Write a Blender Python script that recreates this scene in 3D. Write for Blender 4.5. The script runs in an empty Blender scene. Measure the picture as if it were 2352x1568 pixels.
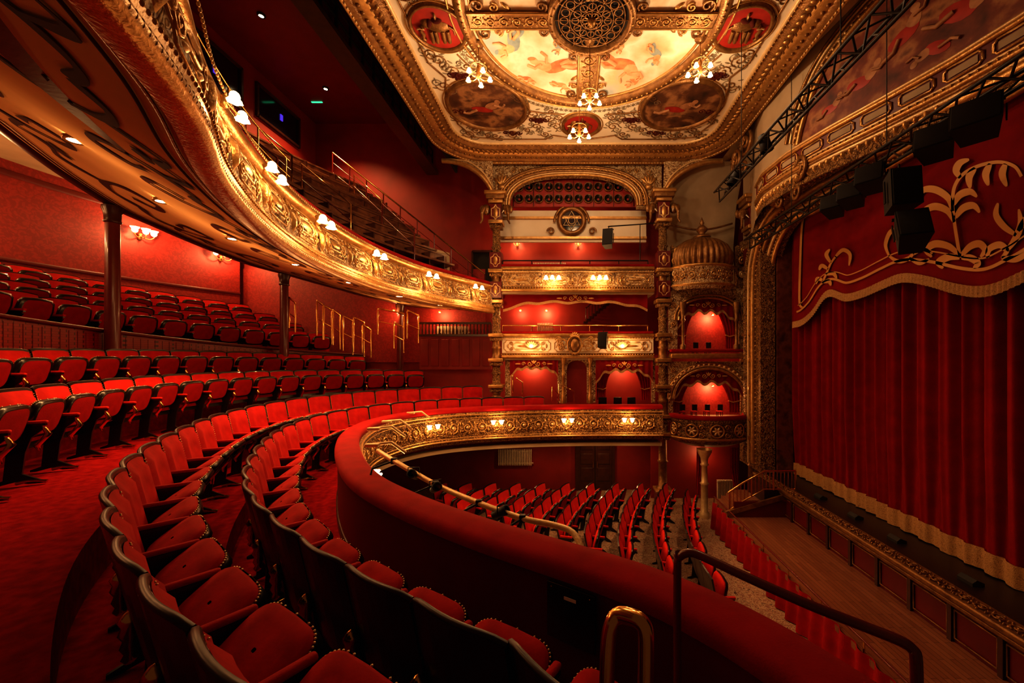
import bpy, bmesh, math, random
from mathutils import Vector, Matrix
random.seed(7)
ZO=5.14
pi=math.pi
def pu(u,v,Y): return Vector(((u-1308)/900*Y, Y, (820-v)/900*Y))
def px(u,v,X):
    Y=900*X/(u-1308); return Vector((X,Y,(820-v)/900*Y))
TOPS=[]
# ---------------------------------------------------------------- mesh builder
class MB:
    def __init__(s): s.v=[];s.f=[];s.m=[];s.s=[];s.mats=[];s.M=None
    def mi(s,mat):
        if mat not in s.mats: s.mats.append(mat)
        return s.mats.index(mat)
    def add(s,vs,fs,mat,smooth=True):
        o=len(s.v)
        for p in vs:
            p=Vector(p)
            s.v.append(s.M@p if s.M else p)
        k=s.mi(mat)
        for f in fs:
            s.f.append([i+o for i in f]); s.m.append(k); s.s.append(smooth)
    def box(s,c,d,mat,rz=0,bev=0,M=None):
        bm=bmesh.new(); bmesh.ops.create_cube(bm,size=1)
        bmesh.ops.scale(bm,vec=Vector(d),verts=bm.verts)
        if bev>0: bmesh.ops.bevel(bm,geom=bm.edges[:],offset=bev,segments=2,profile=.6,affect='EDGES')
        T=Matrix.Translation(Vector(c))@(M if M else Matrix.Rotation(rz,4,'Z'))
        bm.verts.index_update()
        s.add([T@v.co for v in bm.verts],[[v.index for v in f.verts] for f in bm.faces],mat,bev>0)
        bm.free()
    def grid(s,rings,mat,closeu=False,closev=False,smooth=True):
        n=len(rings);m=len(rings[0]);vs=[p for r in rings for p in r];fs=[]
        for i in range(n if closeu else n-1):
            for j in range(m if closev else m-1):
                a=i*m+j;b=i*m+(j+1)%m;c=((i+1)%n)*m+(j+1)%m;d=((i+1)%n)*m+j
                fs.append([a,b,c,d])
        s.add(vs,fs,mat,smooth)
    def tube(s,pts,r,mat,n=6,closed=False):
        P=[Vector(p) for p in pts];N=len(P)
        if N<2: return
        rings=[];prev=None
        for i in range(N):
            if closed: t=P[(i+1)%N]-P[i-1]
            else: t=P[min(i+1,N-1)]-P[max(i-1,0)]
            if t.length<1e-9: t=Vector((0,0,1))
            t.normalize()
            if prev is None:
                up=Vector((0,0,1)) if abs(t.z)<.9 else Vector((1,0,0))
                a=t.cross(up).normalized()
            else:
                a=prev-t*prev.dot(t)
                if a.length<1e-6: a=t.orthogonal()
                a.normalize()
            prev=a;b=t.cross(a)
            rr=r[i] if isinstance(r,(list,tuple)) else r
            rings.append([P[i]+a*(rr*math.cos(2*pi*k/n))+b*(rr*math.sin(2*pi*k/n)) for k in range(n)])
        s.grid(rings,mat,closeu=closed,closev=True)
        if not closed:
            s.add(rings[0],[list(range(n))],mat,False); s.add(rings[-1],[list(range(n))],mat,False)
    def lathe(s,c,prof,mat,n=16,a0=0,a1=2*pi,sy=1,sx=1,rib=0,ribn=0):
        c=Vector(c);full=abs(a1-a0-2*pi)<1e-6
        k=n if full else n+1;rings=[]
        for i in range(k):
            a=a0+(a1-a0)*i/n
            rr=1+(rib*abs(math.sin(a*ribn/2)) if rib else 0)
            rings.append([c+Vector((r*rr*sx*math.cos(a),r*rr*sy*math.sin(a),z)) for r,z in prof])
        s.grid(rings,mat,closeu=full)
    def sphere(s,c,r,mat,n=8,sc=(1,1,1)):
        c=Vector(c);m=max(4,n//2+1)
        rings=[]
        for i in range(n):
            a=2*pi*i/n
            rings.append([c+Vector((r*sc[0]*math.sin(pi*j/m)*math.cos(a),r*sc[1]*math.sin(pi*j/m)*math.sin(a),r*sc[2]*math.cos(pi*j/m))) for j in range(m+1)])
        s.grid(rings,mat,closeu=True)
    def prism(s,poly,fn,t,mat,smooth=False):
        n=len(poly)
        A=[fn(a,b,0) for a,b in poly];B=[fn(a,b,t) for a,b in poly]
        s.add(A+B,[list(range(n)),list(range(2*n-1,n-1,-1))]+[[i,(i+1)%n,n+(i+1)%n,n+i] for i in range(n)],mat,smooth)
    def obj(s,name,parent=None,loc=None,recalc=True):
        me=bpy.data.meshes.new(name); 
        me.from_pydata([tuple(p) for p in s.v],[],s.f)
        for mt in s.mats: me.materials.append(mt)
        me.polygons.foreach_set('material_index',s.m); me.polygons.foreach_set('use_smooth',s.s)
        if recalc:
            bm=bmesh.new();bm.from_mesh(me);bmesh.ops.recalc_face_normals(bm,faces=bm.faces);bm.to_mesh(me);bm.free()
        me.update()
        o=bpy.data.objects.new(name,me);bpy.context.collection.objects.link(o)
        if parent: o.parent=parent
        if loc is not None: o.location=loc
        return o
def top(o,label,cat,group=None,kind=None):
    o["label"]=label;o["category"]=cat
    if group:o["group"]=group
    if kind:o["kind"]=kind
    TOPS.append(o);return o
def empty(name,loc=(0,0,0),rz=0):
    e=bpy.data.objects.new(name,None);bpy.context.collection.objects.link(e);e.location=loc;e.rotation_euler=(0,0,rz);e.empty_display_size=.1
    return e
# ---------------------------------------------------------------- materials
def M(name,col,rough=.5,metal=0,col2=None,scale=5,bump=0,bscale=None,emit=None,es=0,sheen=0,coat=0,detail=3,contrast=.2,spec=None):
    m=bpy.data.materials.new(name);m.use_nodes=True;nt=m.node_tree;b=nt.nodes['Principled BSDF']
    b.inputs['Base Color'].default_value=(*col,1);b.inputs['Roughness'].default_value=rough;b.inputs['Metallic'].default_value=metal
    if sheen:
        b.inputs['Sheen Weight'].default_value=sheen;b.inputs['Sheen Tint'].default_value=(1,.08,.05,1);b.inputs['Sheen Roughness'].default_value=.4
        b.inputs['Specular IOR Level'].default_value=.15
    if spec is not None:b.inputs['Specular IOR Level'].default_value=spec
    if coat:b.inputs['Coat Weight'].default_value=coat
    if emit:
        b.inputs['Emission Color'].default_value=(*emit,1);b.inputs['Emission Strength'].default_value=es
    if col2 or bump:
        tc=nt.nodes.new('ShaderNodeTexCoord')
    if col2:
        n=nt.nodes.new('ShaderNodeTexNoise');n.inputs['Scale'].default_value=scale;n.inputs['Detail'].default_value=detail
        nt.links.new(tc.outputs['Object'],n.inputs['Vector'])
        r=nt.nodes.new('ShaderNodeValToRGB');r.color_ramp.elements[0].position=.5-contrast;r.color_ramp.elements[1].position=.5+contrast
        r.color_ramp.elements[0].color=(*col,1);r.color_ramp.elements[1].color=(*col2,1)
        nt.links.new(n.outputs['Fac'],r.inputs['Fac']);nt.links.new(r.outputs['Color'],b.inputs['Base Color'])
    if bump:
        n2=nt.nodes.new('ShaderNodeTexNoise');n2.inputs['Scale'].default_value=bscale or scale*3;n2.inputs['Detail'].default_value=2
        nt.links.new(tc.outputs['Object'],n2.inputs['Vector'])
        bp=nt.nodes.new('ShaderNodeBump');bp.inputs['Strength'].default_value=bump;bp.inputs['Distance'].default_value=.02
        nt.links.new(n2.outputs['Fac'],bp.inputs['Height']);nt.links.new(bp.outputs['Normal'],b.inputs['Normal'])
    return m
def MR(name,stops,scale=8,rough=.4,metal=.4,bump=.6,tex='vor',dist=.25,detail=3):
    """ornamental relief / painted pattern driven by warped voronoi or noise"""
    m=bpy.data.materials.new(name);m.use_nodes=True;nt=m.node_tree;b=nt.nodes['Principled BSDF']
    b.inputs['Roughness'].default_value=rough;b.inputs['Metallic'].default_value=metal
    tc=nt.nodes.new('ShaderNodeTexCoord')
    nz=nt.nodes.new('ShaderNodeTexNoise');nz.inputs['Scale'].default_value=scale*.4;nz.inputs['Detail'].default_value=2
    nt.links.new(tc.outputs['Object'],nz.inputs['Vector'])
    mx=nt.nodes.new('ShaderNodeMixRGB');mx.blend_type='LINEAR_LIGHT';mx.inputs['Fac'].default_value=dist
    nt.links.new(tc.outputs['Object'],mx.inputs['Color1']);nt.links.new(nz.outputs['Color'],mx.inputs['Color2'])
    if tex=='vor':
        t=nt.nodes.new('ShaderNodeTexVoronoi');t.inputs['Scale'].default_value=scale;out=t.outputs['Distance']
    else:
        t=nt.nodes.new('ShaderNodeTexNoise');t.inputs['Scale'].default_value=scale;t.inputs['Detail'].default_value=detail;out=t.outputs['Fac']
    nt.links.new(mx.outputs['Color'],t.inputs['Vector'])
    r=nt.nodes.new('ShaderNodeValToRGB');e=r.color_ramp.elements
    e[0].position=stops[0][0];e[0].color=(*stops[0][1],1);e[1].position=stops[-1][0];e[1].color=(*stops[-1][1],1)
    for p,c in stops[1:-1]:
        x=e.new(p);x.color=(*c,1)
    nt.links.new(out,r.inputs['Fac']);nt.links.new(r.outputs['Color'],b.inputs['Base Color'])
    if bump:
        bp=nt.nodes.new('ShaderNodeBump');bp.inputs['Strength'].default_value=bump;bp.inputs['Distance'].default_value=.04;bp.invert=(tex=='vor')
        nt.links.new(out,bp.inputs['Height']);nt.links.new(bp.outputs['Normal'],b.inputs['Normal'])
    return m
def MW(name,c1,c2,scale,axis_rot,rough=.4,ratio=6):
    """planks"""
    m=bpy.data.materials.new(name);m.use_nodes=True;nt=m.node_tree;b=nt.nodes['Principled BSDF'];b.inputs['Roughness'].default_value=rough
    tc=nt.nodes.new('ShaderNodeTexCoord');mp=nt.nodes.new('ShaderNodeMapping');mp.inputs['Rotation'].default_value=axis_rot
    br=nt.nodes.new('ShaderNodeTexBrick');br.inputs['Scale'].default_value=scale;br.inputs['Color1'].default_value=(*c1,1);br.inputs['Color2'].default_value=(*c2,1)
    br.inputs['Mortar'].default_value=(c1[0]*.2,c1[1]*.2,c1[2]*.2,1);br.inputs['Mortar Size'].default_value=.01;br.inputs['Brick Width'].default_value=ratio*.25
    nt.links.new(tc.outputs['Object'],mp.inputs['Vector']);nt.links.new(mp.outputs['Vector'],br.inputs['Vector']);nt.links.new(br.outputs['Color'],b.inputs['Base Color'])
    return m
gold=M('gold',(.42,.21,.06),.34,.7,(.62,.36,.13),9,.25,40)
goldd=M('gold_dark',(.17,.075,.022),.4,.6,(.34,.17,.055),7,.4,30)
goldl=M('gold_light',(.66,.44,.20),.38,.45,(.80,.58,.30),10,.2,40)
brass=M('brass',(.80,.47,.16),.18,1)
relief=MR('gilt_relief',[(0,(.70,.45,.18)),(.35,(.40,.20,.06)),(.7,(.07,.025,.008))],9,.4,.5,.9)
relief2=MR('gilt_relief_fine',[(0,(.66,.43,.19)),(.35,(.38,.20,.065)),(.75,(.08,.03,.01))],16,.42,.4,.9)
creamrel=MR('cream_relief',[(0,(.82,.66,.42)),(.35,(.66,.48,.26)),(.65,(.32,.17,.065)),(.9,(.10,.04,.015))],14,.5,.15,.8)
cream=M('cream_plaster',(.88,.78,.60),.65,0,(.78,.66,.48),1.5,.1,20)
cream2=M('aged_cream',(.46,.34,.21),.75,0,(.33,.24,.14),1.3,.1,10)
soffm=M('soffit_paint',(.70,.42,.18),1.0,0,(.80,.49,.22),1.0,0,12,spec=0)
brown=M('strapwork_brown',(.07,.012,.008),.9,.0,spec=.1)
red=M('red_velvet',(.36,.005,.005),.8,0,(.26,.004,.004),6,.12,60,sheen=.08)
redseat=M('seat_velvet',(.58,.018,.009),.8,0,(.40,.008,.006),5,.1,50,sheen=.06)
reddim=M('seat_velvet_dimmed',(.42,.008,.006),.85,0,(.26,.004,.004),5,.1,50,sheen=.10)  # same seat fabric, darkened to carry the dimmer light on the near rows
redrail=M('rail_velvet',(.31,.004,.005),.85,0,(.23,.003,.004),4,.15,90,sheen=.10)
redpaint=M('red_paint',(.13,.003,.004),.42,0,(.10,.003,.003),2,.05,10)
damask=MR('damask_wallpaper',[(0,(.32,.015,.010)),(.45,(.28,.012,.008)),(.6,(.22,.008,.006))],11,.6,0,0)
wallred=M('wall_red_plain',(.28,.012,.008),.6,0,(.21,.009,.006),1.5,.05,10)
carpet=M('carpet_red',(.16,.003,.004),1.0,0,(.30,.008,.008),11,.35,150,detail=6,spec=.05)
patcarpet=MR('pattern_carpet',[(0,(.36,.20,.11)),(.35,(.18,.065,.038)),(.6,(.42,.27,.155)),(.9,(.06,.018,.012))],10,.9,0,.1,dist=.5)
black=M('black_lacquer',(.008,.005,.005),.3,0,coat=.25)
dark=M('dark_void',(.008,.005,.005),.85)
darkwood=M('dark_wood',(.04,.012,.008),.3,0,(.065,.02,.011),6,.05,20)
benchwood=MR('bench_wood',[(.3,(.07,.020,.010)),(.7,(.24,.09,.04))],4,.35,0,.05,tex='noise')
mahog=M('mahogany_rail',(.13,.014,.010),.25,0,coat=.4)
colred=M('column_red',(.11,.012,.009),.3,0,(.14,.016,.011),3,.03,10,coat=.3)
cloud=MR('sky_fresco',[(.28,(.30,.38,.40)),(.38,(.58,.54,.44)),(.46,(.84,.58,.32)),(.54,(.97,.87,.68)),(.64,(.86,.58,.32)),(.75,(.54,.27,.12))],.7,.7,0,0,tex='noise',detail=5,dist=.4)
darkpaint=MR('dark_fresco',[(.3,(.02,.010,.006)),(.48,(.10,.035,.015)),(.6,(.34,.16,.065)),(.7,(.06,.022,.01))],2.0,.5,0,0,tex='noise',detail=5)
flesh=M('fresco_flesh',(.78,.34,.14),.7,0,(.92,.56,.30),5)
robe=M('fresco_robe',(.58,.14,.05),.7,0,(.80,.36,.14),5)
bluerobe=M('fresco_blue_robe',(.20,.28,.30),.7,0,(.38,.44,.40),5)
fleshd=M('fresco_flesh_dark',(.46,.22,.10),.6,0,(.24,.10,.04),6)
redpanel=M('red_panel',(.38,.022,.012),.5,0,(.26,.012,.008),6)
wine=MR('fresco_wine',[(.3,(.05,.008,.006)),(.5,(.16,.03,.014)),(.6,(.32,.13,.05)),(.72,(.07,.013,.008))],2.2,.6,0,0,tex='noise',detail=6)
planks=MW('stage_planks',(.20,.068,.032),(.27,.10,.048),3.0,(0,0,pi/2),.28,8)
wainscot=MW('wainscot',(.24,.008,.007),(.28,.010,.008),5.0,(pi/2,0,0),.35,1)
stagefl=M('stage_floor_black',(.014,.008,.007),.4)
marble=MR('marble',[(.3,(.10,.028,.016)),(.5,(.20,.06,.03)),(.7,(.06,.018,.012))],3,.18,0,0,tex='noise')
curt=M('stage_curtain',(.27,.004,.005),.9,0,(.20,.003,.004),3,.1,40,sheen=.06)
pelm=M('pelmet_velvet',(.22,.005,.006),.85,0,(.17,.004,.005),3,.1,40,sheen=.06)
fringe=MR('fringe',[(0,(.62,.36,.14)),(.5,(.46,.25,.09)),(.9,(.26,.12,.04))],30,.7,0,.3)
applique=M('applique_gold',(.60,.30,.085),.6,.1)
steel=M('truss_steel',(.02,.017,.016),.45,.5)
spk=M('speaker_black',(.010,.009,.009),.65)
whitem=M('radiator_enamel',(.62,.5,.34),.4)
glassm=M('window_glass',(.01,.008,.02),.1,0)
glow=M('lamp_glass',(1,.8,.5),.4,0,emit=(1,.68,.32),es=7)
glowd=M('downlight_lens',(1,.75,.4),.4,0,emit=(1,.70,.36),es=25)
green=M('exit_green',(.02,.5,.2),.5,0,emit=(.05,.8,.35),es=1.2)
exitw=M('exit_white',(.9,1,.9),.5,0,emit=(.9,1,.85),es=2.5)
bluem=M('lantern_blue',(.05,.03,.5),.4,0,emit=(.12,.05,1),es=.6)
iron=M('cast_iron_black',(.014,.008,.008),.35,.3)
wlab=M('label_white',(.8,.75,.7),.5)
# ---------------------------------------------------------------- curves
def resample(P,step):
    L=[0]
    for i in range(1,len(P)):L.append(L[-1]+(P[i]-P[i-1]).length)
    n=max(2,int(round(L[-1]/step)));out=[];j=0
    for k in range(n+1):
        d=L[-1]*k/n
        while j<len(L)-2 and L[j+1]<d:j+=1
        t=(d-L[j])/max(1e-9,L[j+1]-L[j]);out.append(P[j].lerp(P[j+1],min(1,max(0,t))))
    return out
def catm(P,n=10):
    out=[]
    for i in range(len(P)-1):
        a=P[max(i-1,0)];b=P[i];c=P[i+1];d=P[min(i+2,len(P)-1)]
        for k in range(n):
            t=k/n
            out.append(.5*((2*b)+(c-a)*t+(2*a-5*b+4*c-d)*t*t+(-a+3*b-3*c+d)*t**3))
    out.append(P[-1]);return out
class Curve:
    def __init__(s,pts,step=.1,smooth=0,dense=True):
        P=[Vector((p[0],p[1])) for p in pts]
        if dense:P=catm(P)
        P=resample(P,step)
        for _ in range(smooth):
            P=[P[0]]+[(P[i-1]+P[i]*2+P[i+1])/4 for i in range(1,len(P)-1)]+[P[-1]]
        s.p=P;s.L=[0]
        for i in range(1,len(P)):s.L.append(s.L[-1]+(P[i]-P[i-1]).length)
        s.n=[]
        for i in range(len(P)):
            t=P[min(i+1,len(P)-1)]-P[max(i-1,0)];t.normalize();s.n.append(Vector((-t.y,t.x)))
        s.len=s.L[-1]
    def at(s,d):
        d=max(0,min(s.len,d));lo,hi=0,len(s.L)-1
        while hi-lo>1:
            m=(lo+hi)//2
            if s.L[m]<=d:lo=m
            else:hi=m
        t=(d-s.L[lo])/max(1e-9,s.L[hi]-s.L[lo]);n=s.n[lo].lerp(s.n[hi],t);n.normalize()
        return s.p[lo].lerp(s.p[hi],t),n
    def offset(s,d,s0=0,s1=None,ymax=None,smooth=0):
        s1=s.len if s1 is None else s1
        pts=[]
        for i,l in enumerate(s.L):
            if s0<=l<=s1:
                q=s.p[i]+s.n[i]*d
                if ymax and q.y>ymax and len(pts)>5: break
                pts.append(q)
        return Curve(pts,.12,smooth,False)
    def find_u(s,u,ymin=0.5,ymax=99):
        best=None
        for i,p in enumerate(s.p):
            if p.y<ymin or p.y>ymax: continue
            e=abs(1308+900*p.x/p.y-u)
            if best is None or e<best[0]:best=(e,s.L[i])
        return best[1]
    def near(s,x,y):
        return min(range(len(s.p)),key=lambda i:(s.p[i]-Vector((x,y))).length)
    def signed(s,x,y):
        i=s.near(x,y);return (Vector((x,y))-s.p[i]).dot(s.n[i])
R=Curve([(1.9,-.1),(1.5,.9),(1.127,1.805),(.755,2.33),(.276,2.70),(-.368,3.07),(-.99,3.46),(-1.85,4.09),(-2.82,5.0),(-3.81,6.43),(-4.57,7.94),(-4.85,9.5),(-4.3,11.0),(-2.76,11.95),(-.11,12.45),(2.9,12.5)],.1,25)
U=Curve([(-1.75,1.1),(-1.99,1.65),(-2.2,2.1),(-2.47,2.6),(-3.03,3.375),(-3.66,4.66),(-4.1,6.1),(-4.28,7.7),(-4.2,9.3),(-3.75,11.0),(-2.6,13.3)],.1,10)
def sweep(mb,C,prof,mat,zf=None,s0=0,s1=None,step=.12,smooth=True):
    s1=C.len if s1 is None else s1;n=max(2,int((s1-s0)/step));rings=[]
    for k in range(n+1):
        p,nn=C.at(s0+(s1-s0)*k/n);z0=zf(p) if zf else 0
        rings.append([Vector((p.x+nn.x*d,p.y+nn.y*d,z+z0)) for d,z in prof])
    mb.grid(rings,mat,smooth=smooth)
# ---------------------------------------------------------------- ornament helpers; mp(a,b,h)->Vector
def spi(cx,cy,r,turns,a0,dr,n=16):
    return [(cx+r*(1-.86*i/n)*math.cos(a0+dr*i/n*turns*2*pi),cy+r*(1-.86*i/n)*math.sin(a0+dr*i/n*turns*2*pi)) for i in range(n+1)]
def otube(mb,mp,pts,r,mat,h=0.0,closed=False,n=5):
    mb.tube([mp(a,b,h) for a,b in pts],r,mat,n=n,closed=closed)
def blob(mb,mp,a,b,ra,rb,mat,h=.03,ang=0,n=8):
    vs=[mp(a,b,h)];c,s=math.cos(ang),math.sin(ang)
    for fr,hh in((.6,h*.85),(1,0)):
        for k in range(n):
            x=ra*fr*math.cos(2*pi*k/n);y=rb*fr*math.sin(2*pi*k/n);vs.append(mp(a+x*c-y*s,b+x*s+y*c,hh))
    fs=[[0,1+k,1+(k+1)%n] for k in range(n)]+[[1+k,1+n+k,1+n+(k+1)%n,1+(k+1)%n] for k in range(n)]
    mb.add(vs,fs,mat)
def leaf(mb,mp,a,b,L,W,ang,mat,h=.02):
    blob(mb,mp,a+math.cos(ang)*L/2,b+math.sin(ang)*L/2,L/2,W/2,mat,h,ang)
def scrollwork(mb,mp,a0,a1,b0,b1,mat,r=.012,mat2=None):
    H=b1-b0;n=max(1,int(round((a1-a0)/(H*.95))));w=(a1-a0)/n
    for i in range(n):
        cx=a0+w*(i+.5);sg=1 if i%2==0 else -1;cy=(b0+b1)/2
        otube(mb,mp,spi(cx,cy,H*.36,1.6,-pi/2*sg,sg),r,mat,r*.8)
        blob(mb,mp,cx,cy,H*.1,H*.1,mat2 or mat,r*2)
        for k in range(5):
            a=k*2*pi/5+i;leaf(mb,mp,cx+H*.30*math.cos(a),cy+H*.30*math.sin(a),H*.2,H*.09,a+.7*sg,mat,r*1.8)
        leaf(mb,mp,a0+w*i,b0+H*.12,H*.24,H*.1,pi/2,mat,r*2);leaf(mb,mp,a0+w*i,b1-H*.12,H*.24,H*.1,-pi/2,mat,r*2)
def pframe(mb,mp,a0,a1,b0,b1,r,mat,notch=.25,h=0):
    H=b1-b0;k=H*notch;pts=[]
    def arc(cx,cy,s,e):
        for i in range(5):
            t=s+(e-s)*i/4;pts.append((cx+k*math.cos(t),cy+k*math.sin(t)))
    arc(a0,b0,pi/2,0);arc(a1,b0,pi,pi/2);arc(a1,b1,-pi/2,-pi);arc(a0,b1,0,-pi/2)
    otube(mb,mp,pts,r,mat,h,closed=True)
def ornpanel(mb,mp,a0,a1,b0,b1,m1,m2,r=.012):
    H=b1-b0;L=a1-a0
    pframe(mb,mp,a0+.02,a1-.02,b0+.02,b1-.02,r,m1,.2)
    pframe(mb,mp,a0+L*.2,a1-L*.2,b0+H*.28,b1-H*.28,r*1.3,m2,.3)
    blob(mb,mp,(a0+a1)/2,(b0+b1)/2,L*.22,H*.13,m1,r*1.4)
    for sx in(-1,1):
        for sy in(-1,1):
            cx=(a0+a1)/2+sx*L*.33;cy=(b0+b1)/2+sy*H*.2
            otube(mb,mp,spi(cx,cy,H*.17,1.5,0 if sx>0 else pi,sx*sy,12),r,m1,r)
            leaf(mb,mp,cx-sx*L*.07,cy+sy*H*.13,L*.14,H*.10,0 if sx<0 else pi,m2,r*2)
        leaf(mb,mp,(a0+a1)/2+sx*L*.4,(b0+b1)/2-H*.2,H*.4,H*.13,pi/2,m1,r*2.2)
    for k in(-1,0,1): leaf(mb,mp,(a0+a1)/2,b1-H*.28,H*.2,H*.1,pi/2+k*.8,m1,r*2)
def archpts(x0,x1,zs,zc,n=16,pw=2.0):
    cx=(x0+x1)/2;rx=(x1-x0)/2;out=[]
    for i in range(n+1):
        a=pi-pi*i/n;out.append((cx+rx*math.copysign(abs(math.cos(a))**(2/pw),math.cos(a)),zs+(zc-zs)*abs(math.sin(a))**(2/pw)))
    return out
def archpanel(mb,x0,x1,z0,z1,ax0,ax1,zs,zc,y,t,mat,pw=2.4):
    ar=archpts(ax0,ax1,zs,zc,16,pw)
    n=len(ar)
    def q(pts):
        mb.prism(pts,lambda a,b,h:Vector((a,y+h,b)),t,mat)
    q([(x0,z0),(ax0,z0),(ax0,zs),(x0,zs)]);q([(ax1,z0),(x1,z0),(x1,zs),(ax1,zs)])
    q([(x0,zs),(ax0,zs),(ax0,z1),(x0,z1)]);q([(ax1,zs),(x1,zs),(x1,z1),(ax1,z1)])
    for i in range(n-1):
        a,b=ar[i],ar[i+1]
        if b[0]-a[0]>1e-5: q([a,b,(b[0],z1),(a[0],z1)])
# ================================================================= FLOORS AND DRESS CIRCLE
def struct(mb,name,label="",cat="structure"):
    o=mb.obj(name);o["kind"]="structure"
    if label:o["label"]=label
    o["category"]=cat;TOPS.append(o);return o
mb=MB();mb.box((-2,7.5,-5.24),(24,18,.2),patcarpet);struct(mb,'floor',"patterned brown and red carpet of the stalls","floor")
s2=R.find_u(1200,2,4)
z1=lambda p:-2.53
z2=lambda p:-2.2
z3=lambda p:-1.57-.046*(p.x+8)
z4=lambda p:-1.06-.07*(p.x+9)
def tread(name,d0,d1,zf,thick,mat,s0,s1=None,label=""):
    s1=s1 or R.len
    m=MB();n=int((s1-s0)/.15);rings=[]
    for k in range(n+1):
        p,nn=R.at(s0+(s1-s0)*k/n);q=p+nn*((d0+d1)/2);z=zf(q);rr=[]
        for d,h in((d0,-thick),(d0,0),(d1,0),(d1,-thick)):
            rr.append(Vector((p.x+nn.x*d,p.y+nn.y*d,z+h)))
        rings.append(rr)
    m.grid(rings,mat,closev=True,smooth=False)
    return struct(m,name,label,"floor")
sfar=R.find_u(1300,11,14)
tread('floor_dress_front',.01,1.20,z1,.14,carpet,0,None,"red carpeted front terrace of the dress circle")
tread('floor_dress_second',1.20,2.15,z2,.5,carpet,.6,None,"red carpeted second terrace")
tread('floor_dress_aisle',2.15,4.25,z3,.7,carpet,s2-.9,sfar,"red carpeted cross aisle terrace")
tread('floor_dress_fourth',4.25,5.5,z4,.6,carpet,s2,sfar,"red carpeted upper terrace")
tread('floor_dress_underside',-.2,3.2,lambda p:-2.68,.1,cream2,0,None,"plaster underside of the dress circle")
# parapet of dress circle
e=empty('dress_circle_parapet')
m=MB();sweep(m,R,[(.0,-2.52),(.0,-1.62)],redpaint);sweep(m,R,[(.02,-2.52),(.02,-2.40),(.0,-2.40)],darkwood);m.obj('parapet_panel',e)
m=MB();sweep(m,R,[(.03,-1.63),(.045,-1.57),(.03,-1.52),(-.02,-1.495),(-.16,-1.485),(-.28,-1.50),(-.33,-1.54),(-.33,-1.63),(.03,-1.63)],redrail);m.obj('velvet_armrest',e)
m=MB();prof=[(-.30,-1.62),(-.36,-1.64),(-.36,-1.69),(-.30,-1.72),(-.28,-1.78),(-.33,-1.90),(-.38,-2.05),(-.36,-2.20),(-.30,-2.32),(-.28,-2.38),(-.34,-2.42),(-.34,-2.50),(-.25,-2.56),(-.05,-2.6)]
sweep(m,R,prof,relief2);m.obj('gilded_front',e)
m=MB()
def rmap(a,b,h):
    p,n=R.at(a);z=-1.80-.50*(1-b)
    d=-.33-.05*math.sin(pi*b)-h
    return Vector((p.x+n.x*d,p.y+n.y*d,z))
def rm(a,b,h):return rmap(a,b*2,h)
sc0=R.find_u(830,4,6)
scrollwork(m,rm,sc0,R.len-.2,0.02,.48,gold,.016,goldl)
for zz,rr in((-1.69,.022),(-2.42,.03),(-1.78,.012),(-2.34,.012)):
    pts=[]
    for k in range(160):
        p,n=R.at(sc0+(R.len-sc0)*k/159);pts.append(Vector((p.x-n.x*.37,p.y-n.y*.37,zz)))
    m.tube(pts,rr,gold,6)
m.obj('gilded_scrollwork',e)
top(e,"curved balcony parapet with red velvet armrest and gilded scrollwork front","balcony")
# barrier wall behind row four
bz=lambda p:.62-(p.y-7.5)*.075
s_b0=R.near(-2.0,4.2)*.1
BC=R.offset(5.35,s_b0,None,15.1)
m=MB();sweep(m,BC,[(0,-1.6),(0,0)],wainscot,zf=bz);sweep(m,BC,[(0,0),(-.06,0),(-.07,.05),(.0,.08),(.12,.08),(.14,0),(.1,-.9)],redpaint,zf=bz)
k=0
while k<BC.len:
    p,n=BC.at(k);m.box((p.x-n.x*.003,p.y-n.y*.003,bz(p)-.75),(.008,.008,1.4),redpaint,rz=math.atan2(n.y,n.x));k+=.16
struct(m,'wall_barrier',"red boarded wall with moulded top rail behind the dress circle rows","wall")
# rear terraces
RP=.86
rz=lambda k:(lambda p:1.33+.36*k-.06*(p.y-7.7)-1.2)
for k in range(4):
    C=R.offset(5.5+RP*k,s_b0,None,15.1)
    m=MB();n=int(C.len/.2);rings=[]
    for i in range(n+1):
        p,nn=C.at(C.len*i/n);z=rz(k)(p)
        rings.append([Vector((p.x+nn.x*d,p.y+nn.y*d,z+h)) for d,h in((0,-.5),(0,0),(RP+.05,0))])
    m.grid(rings,carpet,smooth=False);struct(m,'floor_rear_terrace',"red carpeted rear terrace step","floor")
WC=R.offset(9.0,s_b0,None,15.15)
m=MB();sweep(m,WC,[(0,-.2),(0,4.9)],damask);struct(m,'wall_back',"deep red damask papered back wall","wall")
m=MB();sweep(m,WC,[(-.03,2.35),(-.06,2.4),(-.03,2.45)],redpaint);sweep(m,WC,[(-.03,4.45),(-.06,4.5),(-.03,4.6)],redpaint);struct(m,'trim_dado',"red moulded dado rail","trim")
# side wall far
m=MB();m.box((-3,15.3,2.1),(26,.2,15),wallred);struct(m,'wall_far',"deep red painted side wall","wall")
m=MB();m.box((-9,15.16,1.6),(11.5,.06,3.6),damask);struct(m,'wall_far_papered',"damask papered lower part of the side wall","wall")
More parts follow.
